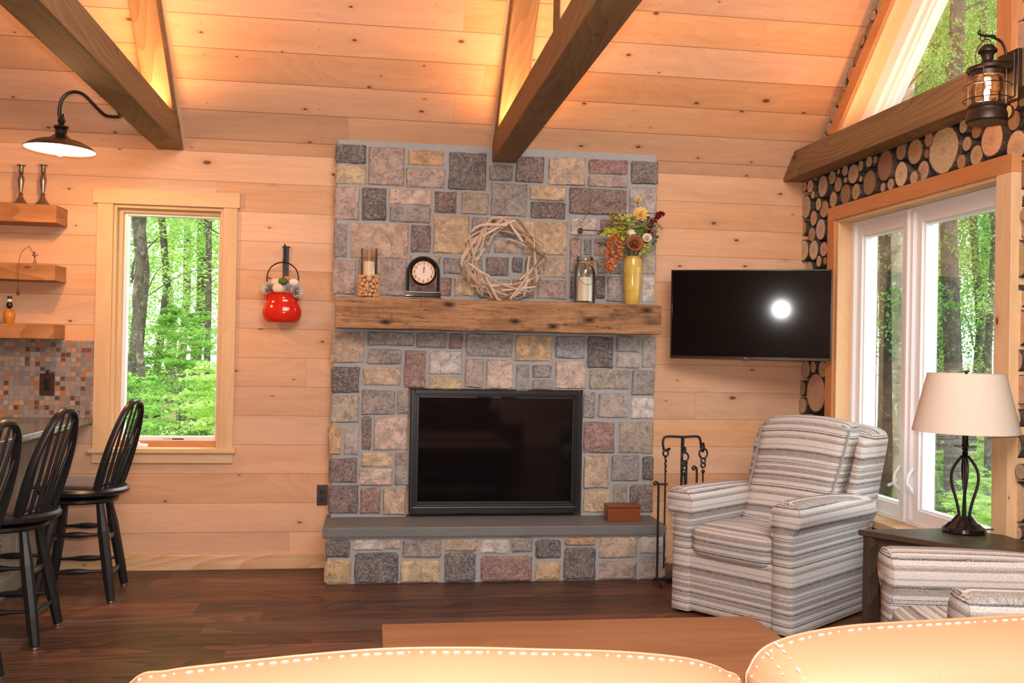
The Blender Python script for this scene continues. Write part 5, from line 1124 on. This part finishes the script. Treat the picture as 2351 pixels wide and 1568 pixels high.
# ================================================================== END TABLE, TABLE LAMP, COFFEE TABLE, SOFA
t = thing('end_table', 'dark wood wedge-shaped end table between the two striped chairs', 'end table', (2.4, -2.2, 0)); ZT = .58
pl_ = [(2.064, -1.950), (2.500, -1.940), (2.640, -2.10), (2.640, -2.565), (2.520, -2.55), (2.434, -2.495)]
b = MB(); b.prism(pl_, 'z', ZT-.026, ZT); b.build('tabletop', M['darkwood'], t, bevel=.004, grain='x')
cen = Vector((2.42, -2.15)); ins = [tuple(cen+(Vector(p)-cen)*.86) for p in pl_]
b = MB(); b.prism(ins, 'z', ZT-.10, ZT-.0265); b.build('apron', M['darkwood'], t)
for i in (0, 1, 3, 4):
    p = Vector(pl_[i]); p = cen+(p-cen)*.87; b = MB(); b.box(p.x-.024, p.x+.024, p.y-.024, p.y+.024, 0, ZT-.027); b.build('leg', M['darkwood'], t, grain='z', bevel=.003)
b = MB(); b.prism(ins, 'z', .14, .16); b.build('lower_shelf', M['darkwood'], t)
lp = onZ(2213, 1222, ZT); LX, LYY = lp.x, lp.y; t = thing('table_lamp', 'table lamp with cream drum shade and twisted black cage base on the end table', 'table lamp', (LX, LYY, ZT+.001)); zt = lambda py: onY(2213, py, LYY).z-ZT
b = MB(); b.lathe([(.001, 0), (.084, 0), (.088, .006), (.086, .020), (.070, .030), (.064, .038), (.052, .044), (.038, .062), (.030, .072), (.001, .072)], seg=36); b.build('base', M['black_gloss'], t, local=True, smooth=True)
z0, z1 = zt(1195), zt(1047)
b = MB()
for q in range(4):
    a0 = q*PI/2+PI/4; pts = []
    for i in range(15):
        s_ = i/14; r = .012+.040*math.sin(min(1, s_**1.9)*PI)**1.0; r = .020*(1-s_)+.010*s_+.040*math.sin((s_**1.8)*PI); a = a0+s_*.5; pts.append((r*math.cos(a), r*math.sin(a), z0+(z1-z0)*s_))
    b.tube(pts, .0062, 8)
b.build('cage_rods', M['black_paint'], t, local=True, smooth=True)
b = MB(); b.lathe([(.001, z1-.01), (.012, z1-.01), (.022, z1), (.010, z1+.006), (.014, z1+.012), (.010, z1+.018), (.012, z1+.026), (.02, z1+.034), (.046, z1+.040), (.046, z1+.043), (.016, z1+.044), (.013, z1+.05), (.013, zt(985)), (.001, zt(985))], seg=24); b.tube([(0, 0, z0-.01), (0, 0, z1)], .005, 8); b.build('stem', M['black_gloss'], t, local=True, smooth=True)
zs0, zs1 = zt(992), zt(858); k_ = (onY(2223, 990, LYY).x-onY(2213, 990, LYY).x)/10; rb_, rt_ = 105*k_, 77*k_
b = MB(); b.lathe([(rb_-.002, zs0+.001), (rb_, zs0), (rb_, zs0+.006), (rt_, zs1-.005), (rt_, zs1), (rt_-.002, zs1), (rb_-.002, zs0+.001)], seg=56, caps=False); b.build('lamp_shade', M['lamp_fabric'], t, local=True, smooth=True)
b = MB(); b.lathe([(.001, zs1-.012), (.006, zs1-.012), (.005, zs1+.004), (.014, zs1+.007), (.014, zs1+.011), (.005, zs1+.013), (.001, zs1+.015)], seg=16); b.tube([(0, 0, zt(985)), (0, 0, zs1)], .003, 6)
for q in range(3): a = q*2*PI/3; b.tube([(0, 0, zs1-.01), (rt_*.99*math.cos(a), rt_*.99*math.sin(a), zs1-.004)], .0015, 6)
b.build('finial', M['black_gloss'], t, local=True, smooth=True)
b = MB(); b.tube(spline([(.08, -.01, .006), (.13, .03, .004), (.17, .03, .004), (.205, -.03, .004), (.225, -.05, .004), (.25, -.1, -.02), (.26, -.11, -.3)], 6), .0028, 6); b.build('power_cord', M['black_paint'], t, local=True, smooth=True)
t = thing('coffee_table', 'medium brown wood coffee table between the sofa and the hearth', 'coffee table', (.65, -3.1, 0))
b = MB(); b.box(.046, 1.262, -3.34, -2.742, .415, .45); b.build('tabletop', M['coffee'], t, bevel=.002); b = MB(); b.box(.09, 1.22, -3.30, -2.79, .33, .4145); b.build('apron', M['coffee'], t)
for xx in (.09, 1.15):
    for yy in (-2.86, -3.30): b = MB(); b.box(xx, xx+.07, yy, yy+.07, 0, .33); b.build('leg', M['coffee'], t, grain='z', bevel=.003)
# sofa seen from behind
SY = -4.56; so = thing('leather_sofa', 'tan leather sofa with white contrast stitching, seen from behind in the foreground', 'sofa', (.5, -4.3, 0))
def sofa_cushion(outline, xc, zc, seamfn):
    pts = spline([Vector((p.x, 0, p.z)) for p in outline], 6); ce_ = Vector((xc, 0, zc)); n = len(pts)
    prof = [(.24, .26), (.20, .16), (.13, .085), (.07, .038), (.03, .013), (.008, .002), (.0, .0), (-.012, .0012), (-.03, .005), (-.06, .016), (-.095, .036), (-.125, .07), (-.145, .12), (-.155, .2)]
    V = []
    for dy, ins_ in prof:
        for p in pts:
            v = ce_-p; L_ = v.length; q = p+v*(ins_/L_ if L_ > 0 else 0)*1.0; V.append((q.x, SY+dy, q.z))
    m = len(prof); Fs = [(i*n+j, (i+1)*n+j, (i+1)*n+j+1, i*n+j+1) for i in range(m-1) for j in range(n-1)]+[tuple(range(n)), tuple((m-1)*n+j for j in range(n))[::-1]]
    b = MB(); b.raw(V, Fs); c = b.build('back_cushion', M['leather'], so, smooth=True, ang=80)
    b = MB()
    def dash(p, q, r=.0012):
        if (q-p).length > 1e-4: b.tube([p, p.lerp(q, .25)+Vector((0, -.0006, .0006)), p.lerp(q, .75)+Vector((0, -.0006, .0006)), q], [r*.4, r, r, r*.4], 6)
    def along(path, on=.0085, off=.0055):
        d = 0; acc = 0; 
        for i in range(len(path)-1):
            seg_ = (path[i+1]-path[i]).length
            while acc < seg_:
                a_ = path[i].lerp(path[i+1], acc/seg_); e_ = path[i].lerp(path[i+1], min(1, (acc+on)/seg_)); dash(a_, e_); acc += on+off
            acc -= seg_
    top = [Vector((p.x, SY-.024, p.z-.0002))+(ce_-p).normalized()*.0022 for p in pts]
    top = [Vector((p.x, 0, p.z))+((ce_-p).normalized())*.0012 for p in pts]; top = [Vector((q.x, SY-.0125, q.z)) for q in top]; along(top); b.build('stitching', M['thread'], c, smooth=True)
    for path in seamfn(pts): b = MB(); along(path); b.build('stitching', M['thread'], c, smooth=True)
    b = MB(); b.tube([Vector((p.x, SY+.001, p.z)) for p in pts], .0018, 6); b.build('piping', M['leather'], c, smooth=True)
o1 = [Vector((-.36, 0, .55)), Vector((-.335, 0, .82))]+[onY(x, y, SY) for x, y in ((300, 1568), (385, 1541), (520, 1524), (700, 1505), (880, 1491), (1060, 1488), (1240, 1492), (1420, 1497), (1560, 1510), (1625, 1524), (1665, 1541), (1700, 1566))]+[Vector((.500, 0, .82)), Vector((.505, 0, .55))]
sofa_cushion(o1, .08, .45, lambda p: [])
o2 = [Vector((.515, 0, .55)), Vector((.508, 0, .82))]+[onY(x, y, SY) for x, y in ((1714, 1566), (1722, 1533), (1742, 1500), (1778, 1476), (1850, 1454), (1950, 1438), (2060, 1430), (2200, 1422), (2351, 1413))]+[Vector((1.0, 0, .968)), Vector((1.12, 0, .95)), Vector((1.22, 0, .90)), Vector((1.26, 0, .82)), Vector((1.27, 0, .55))]
def seams(pts):
    out = []
    for (xa, ya, xb, yb__) in ((1779, 1478, 1850, 1566), (1757, 1500, 1806, 1566)):
        p0, p1 = onY(xa, ya, SY-.028), onY(xb, yb__, SY-.075)
        out.append([p0.lerp(p1, i/6)+Vector((0, .0, .004*math.sin(i/6*PI)+.001)) for i in range(7)])
    p0, p1, p2 = onY(2020, 1566, SY-.085), onY(2200, 1554, SY-.075), onY(2351, 1545, SY-.072); out.append([p0, p1, p2]); return out
sofa_cushion(o2, .90, .45, seams)
b = MB(); b.rbox(-.45, 1.35, -4.74, -4.40, .10, .70, r=.05, n=14); b.build('back_frame', M['leather'], so, smooth=True)
b = MB(); b.rbox(-.38, 1.28, -4.42, -3.72, .10, .46, r=.05, n=14); b.build('seat', M['leather'], so, smooth=True)
for xa in (-.60, 1.30): b = MB(); b.rbox(xa, xa+.2, -4.72, -3.70, .08, .62, r=.06, n=12); b.build('arm', M['leather'], so, smooth=True)
for xx in (-.4, 1.25):
    for yy in (-4.65, -3.85): b = MB(); b.box(xx, xx+.06, yy, yy+.06, 0, .10); b.build('foot', M['darkwood'], so)
# ================================================================== FIRE TOOLS
ty = -.40; Q = lambda x, y: onY(x, y, ty)
c0 = Q(1569, 1003); t = thing('fire_tool_stand', 'black wrought iron fire tool stand with three hooked arms behind the striped chair', 'fire tool stand', (c0.x, ty, 0))
b = MB(); L_, R2 = Q(1523, 1030), Q(1610, 1033); tz = c0.z
b.tube(spline([Q(1530, 1030)+Vector((.012, -.03, .004)), Q(1526, 1034), Q(1523, 1026), Q(1522, 1014), Q(1526, 1004), Q(1540, 1002), c0, Q(1600, 1002), Q(1607, 1008), Q(1609, 1020), Q(1610, 1030), Q(1613, 1036), Q(1616, 1028), Q(1614, 1016)], 5), .0072, 8)
b.tube([c0, Q(1568, 1036), Q(1571, 1040), Q(1574, 1036), Q(1572, 1026)], .0072, 8); b.build('hook_bar', M['iron'], t, smooth=True)
b = MB(); b.tube([(c0.x, ty+.02, .02), (c0.x, ty+.02, tz-.004)], .008, 8); b.build('post', M['iron'], t, smooth=True)
b = MB(); b.rbox(c0.x-.11, c0.x+.11, ty-.09, ty+.11, 0, .018, r=.004, n=4); b.build('foot_plate', M['iron'], t, smooth=True)
def tool(x, y, r, label, name, kind):
    c = Q(x, y)-Vector((0, .02, 0)); tt = thing(name, label, 'fire tool', (c.x, c.y, .06), group='fire tools hanging on the iron stand'); b = MB(); b.ring(c, r, .0055, 'y', 24, 8, sx=.9, sz=1.1); q = c-Vector((0, 0, r*1.1)); 
    if kind == 0:
        b.tube([q-Vector((0, 0, .006*i))+Vector((.003*math.cos(i*1.3), .003*math.sin(i*1.3), 0)) for i in range(16)], .006, 6)
    else:
        for i in range(2): b.ring(q-Vector((0, 0, .012+.027*i)), .013, .005, 'y', 16, 8)
        b.ball(q-Vector((0, 0, .075)), (.012, .008, .012), 8)
    b.build('handle', M['iron'], tt, smooth=True); b = MB(); b.tube([q-Vector((0, 0, .07)), (c.x, c.y, .12)], .005, 8); b.build('shaft', M['iron'], tt, smooth=True)
    b = MB()
    if name == 'fire_poker': b.tube([(c.x, c.y, .13), (c.x, c.y, .07), (c.x+.02, c.y, .10)], [.006, .004, .002], 6)
    elif name == 'ash_shovel': b.rbox(c.x-.05, c.x+.05, c.y-.008, c.y+.004, .04, .14, r=.004, n=4)
    else:
        for q_ in range(9): b.tube([(c.x, c.y, .14), (c.x-.04+.01*q_, c.y, .05)], [.008, .006], 6)
    b.build('tool_head', M['iron'], tt, smooth=True)
tool(1526, 1039, .017, 'fire poker with twisted handle hanging left on the iron stand', 'fire_poker', 0)
tool(1570, 1048, .023, 'ash shovel hanging in the middle of the iron stand', 'ash_shovel', 1)
tool(1612, 1040, .027, 'hearth brush with ringed handle hanging right on the iron stand', 'hearth_brush', 1)
t = thing('log_rack', 'black iron log rack with scrolled uprights in front of the fire tools', 'log rack', (1.83, -.55, 0)); Q = lambda x, y: onY(x, y, -.52)
for (px, py, s_) in ((1573, 1066, -1), (1597, 1075, -1), (1509, 1110, -1)):
    c = Q(px-4, py); b = MB(); sp = [c+Vector((.013*(1-.0*i)*math.cos(a)*(1-i*.035), 0, .013*math.sin(a)*(1-i*.035))) for i, a in enumerate([0-.42*i for i in range(18)])][::-1]
    sp = [c+Vector(((.004+.0006*i)*math.cos(PI*1.9-.42*i), 0, (.004+.0006*i)*math.sin(PI*1.9-.42*i))) for i in range(15)]+[c+Vector((.016, 0, .004)), c+Vector((.018, 0, -.02)), Vector((c.x+.018, c.y, .03))]
    b.tube(sp, .0065, 8); b.build('upright', M['iron'], t, smooth=True)
b = MB(); 
for yy in (-.53, -.51): b.tube([(Q(1505, 1110).x+.015, yy, .03), (Q(1598, 1075).x+.02, yy, .03)], .006, 8)
b.tube([Q(1514, 1112)+Vector((0, .01, 0)), Q(1534, 1112)+Vector((0, .01, 0))], .006, 8); b.build('rail', M['iron'], t, smooth=True)
for xx in (Q(1505, 1110).x+.02, Q(1598, 1075).x+.015): b = MB(); b.tube([(xx, -.60, .005), (xx, -.54, .03), (xx, -.50, .03), (xx, -.44, .005)], .005, 8); b.build('foot', M['iron'], t, smooth=True)
# ================================================================== OUTSIDE
b = MB(); n = 40; V = []
for i in range(n+1):
    for j in range(n+1):
        x, y = -40+90*i/n, -30+90*j/n; V.append((x, y, -.55+.35*noise.noise(Vector((x*.2, y*.2, 0)))-2.2*min(1, max(0, (x-9.5)/3))))
b.raw(V, [(i*(n+1)+j, (i+1)*(n+1)+j, (i+1)*(n+1)+j+1, i*(n+1)+j+1) for i in range(n) for j in range(n)])
struct('ground', b, M['ground'], smooth=True)
b = MB(); b.box(9.8, 120, -60, 120, -1.6, -1.3); struct('lake', b, M['lake'])
ro = np.random.RandomState(4)
def foliage_mesh(name, mat, nb, nl, ls, shape, seed):
    ro = np.random.RandomState(seed); V = []; Fs = []
    for _ in range(nb):
        z = ro.uniform(0, 1)**(.8); a = ro.uniform(0, 2*PI); rad = shape(z)*ro.uniform(.65, 1); d = np.array([math.cos(a), math.sin(a), 0]); sd_ = np.array([-d[1], d[0], 0]); dz = ro.uniform(-.02, .07)
        for k in range(nl):
            s_ = ro.uniform(.25, 1); lat = ro.normal()*.10*rad*(1.2-s_*.5)+.0; p = d*rad*s_+sd_*lat+np.array([0, 0, z+dz*s_-.03*s_*s_+ro.normal()*.007])
            th1 = ro.uniform(0, 2*PI); tl_ = ro.normal()*.35; e1 = np.array([math.cos(th1), math.sin(th1), tl_]); e2 = np.array([-math.sin(th1), math.cos(th1), ro.normal()*.35]); l = ls*ro.uniform(.6, 1.3); i0 = len(V)
            V += [p-e1*l*.5, p+e2*l*.32, p+e1*l*.5, p-e2*l*.32]; Fs.append((i0, i0+1, i0+2, i0+3))
    me = bpy.data.meshes.new(name); me.from_pydata([tuple(v) for v in V], [], Fs); me.materials.append(mat); me.update(); return me
cone = lambda z: .42*(1.05-z*.75); dome = lambda z: .42*math.sin(min(1, z*.9+.1)*PI*.98)**.6+.04
FM = {}
for nm, mt in (('leaf', 'leaf'), ('leaf_dark', 'leaf_dark'), ('leaf_bright', 'leaf_bright')):
    FM[nm+'_a'] = foliage_mesh('foliage', M[mt], 300, 170, .0062, dome, 5+len(nm)); FM[nm+'_b'] = foliage_mesh('foliage', M[mt], 320, 160, .0062, cone, 9+len(nm))
FM['bush'] = foliage_mesh('foliage', M['leaf'], 150, 110, .022, dome, 77); FM['bush_bright'] = foliage_mesh('foliage', M['leaf_bright'], 150, 110, .022, dome, 78)
rt = random.Random(12)
def tree(x, y, h, r, fm, f0, label, bark='tree_bark', group='leafy trees in the woods outside', fw_=1.0, lean=(0, 0), name='forest_tree'):
    t = thing(name, label, 'tree', (x, y, -.6), group=group)
    top = Vector((lean[0]*h, lean[1]*h, h)); pts = [Vector((0, 0, 0)).lerp(top, s_)+Vector((rt.uniform(-1, 1), rt.uniform(-1, 1), 0))*.012*h*min(1, s_*4) for s_ in (0, .12, .25, .4, .55, .7, .85, 1)]
    b = MB(); b.tube([p*(1 if i else 0) for i, p in enumerate(pts)], [r*1.25, r, r*.92, r*.84, r*.74, r*.6, r*.4, r*.12], 10)
    for k in range(9):
        s_ = rt.uniform(.22, .9); a = rt.uniform(0, 2*PI); p = Vector((0, 0, 0)).lerp(top, s_); L_ = h*rt.uniform(.1, .2)*fw_; b.tube(spline([p, p+Vector((math.cos(a)*L_*.5, math.sin(a)*L_*.5, L_*.25)), p+Vector((math.cos(a)*L_, math.sin(a)*L_, L_*.35))], 3), [r*.16]*3+[r*.10]*3+[r*.04], 5)
    b.build('trunk', M[bark], t, local=True, smooth=True)
    if fm:
        o = bpy.data.objects.new('foliage', FM[fm]); C.objects.link(o); o.parent = t; hh = h*(1-f0); o.scale = (hh*fw_, hh*fw_, hh*1.08); o.location = (top.x*f0, top.y*f0, h*f0); o.rotation_euler = (0, 0, rt.uniform(0, 6))
    return t
G = 'leafy green tree in the woods outside the windows'
# seen through the left window
tree(onY(334, 700, 5.2).x, 5.2, 9.5, .042, 'leaf_a', .36, 'slender dark tree trunk, left of centre behind the left window', 'tree_bark', None, .7, (.006, 0))
tree(onY(300, 700, 6.2).x, 6.2, 11, .085, 'leaf_a', .36, 'thick mottled tree trunk at the left edge of the left window', 'tree_bark', None, .8)
tree(onY(372, 700, 8.5).x, 8.5, 11, .055, 'leaf_bright_a', .34, 'thin grey trunk to the right of the slender dark trunk behind the left window', 'tree_bark', None, .7)
tree(onY(468, 700, 7.5).x, 7.5, 10, .045, 'leaf_bright_a', .38, 'thin trunk near the right side of the left window', 'tree_bark', None, .7)
for x, y, h, r, fm, f0 in ((-2.0, 8.5, 9, .07, 'leaf_bright_a', .1), (-1.2, 10, 11, .09, 'leaf_a', .12), (-4.2, 9, 10, .1, 'leaf_b', .06), (-3.1, 11.5, 11, .10, 'leaf_a', .33), (-5.2, 13, 13, .12, 'leaf_bright_b', .1),
        (-4.3, 17, 12, .10, 'leaf_bright_a', .22), (-6.0, 24, 16, .15, 'leaf_a', .05), (-9, 22, 15, .15, 'leaf_b', .05), (-2.4, 19, 12, .12, 'leaf_a', .3)):
    tree(x, y, h, r, fm, f0, G)
for x, y, s_, m_ in ((-2.2, 3.4, 1.5, 'bush'), (-1.5, 4.6, 1.7, 'bush_bright'), (-3.0, 4.4, 1.8, 'bush'), (-2.3, 6.2, 2.2, 'bush'), (-3.6, 7.5, 2.4, 'bush_bright'), (-1.4, 7.6, 2.2, 'bush')):
    t = thing('forest_shrub', 'green shrub growing in the undergrowth outside the left window', 'shrub', (x, y, -.5), group='undergrowth outside the left window')
    o = bpy.data.objects.new('foliage', FM[m_]); C.objects.link(o); o.parent = t; o.scale = (s_, s_, s_); b = MB(); b.tube([(0, 0, -.1), (.02, 0, s_*.6)], [.02, .008], 6); b.build('stem', M['tree_bark'], t, local=True)
# seen through the gable windows
def tx(px, y): return onY(px, 900, y).x
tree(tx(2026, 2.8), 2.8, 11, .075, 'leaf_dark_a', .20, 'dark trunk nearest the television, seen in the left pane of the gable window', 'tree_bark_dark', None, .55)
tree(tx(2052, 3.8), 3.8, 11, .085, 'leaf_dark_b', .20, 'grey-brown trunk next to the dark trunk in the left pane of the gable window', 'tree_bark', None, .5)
tree(tx(2080, 2.4), 2.4, 12, .06, None, .45, 'pale lichen-covered trunk at the right side of the left pane', 'tree_bark_pale', None, .5)
tree(tx(2196, 2.6), 2.6, 13, .085, 'leaf_bright_a', .42, 'tall straight trunk rising behind the lamp shade into the triangular window', 'tree_bark', None, .6, (-.004, 0))
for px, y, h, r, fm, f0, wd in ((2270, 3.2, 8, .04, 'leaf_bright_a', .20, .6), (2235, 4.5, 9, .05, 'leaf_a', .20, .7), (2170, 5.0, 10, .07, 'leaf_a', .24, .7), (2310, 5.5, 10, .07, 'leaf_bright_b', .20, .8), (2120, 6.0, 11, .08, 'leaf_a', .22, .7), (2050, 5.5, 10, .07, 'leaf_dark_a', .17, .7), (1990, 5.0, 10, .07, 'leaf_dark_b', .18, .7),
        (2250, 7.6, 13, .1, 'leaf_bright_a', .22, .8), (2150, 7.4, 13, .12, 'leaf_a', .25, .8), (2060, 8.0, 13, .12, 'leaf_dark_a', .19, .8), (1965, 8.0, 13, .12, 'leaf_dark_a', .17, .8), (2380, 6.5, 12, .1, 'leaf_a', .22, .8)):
    tree(tx(px, y), y, h, r, fm, f0, G, fw_=wd)
for x, y, s_, m_ in ((tx(2240, 1.4), 1.4, .9, 'bush_bright'), (tx(2270, 2.2), 2.2, 1.0, 'bush_bright'), (tx(2190, 3.2), 3.2, 1.0, 'bush'), (tx(2030, 3.4), 3.4, .9, 'bush'), (tx(2300, 3.4), 3.4, 1.2, 'bush_bright'), (tx(2230, 4.6), 4.6, 1.2, 'bush_bright')):
    t = thing('forest_shrub', 'low green shrub on the forest floor outside the gable window', 'shrub', (x, y, -.5), group='undergrowth outside the gable window')
    o = bpy.data.objects.new('foliage', FM[m_]); C.objects.link(o); o.parent = t; o.scale = (s_, s_, s_*.8); b = MB(); b.tube([(0, 0, -.1), (.02, 0, s_*.5)], [.02, .008], 6); b.build('stem', M['tree_bark'], t, local=True)
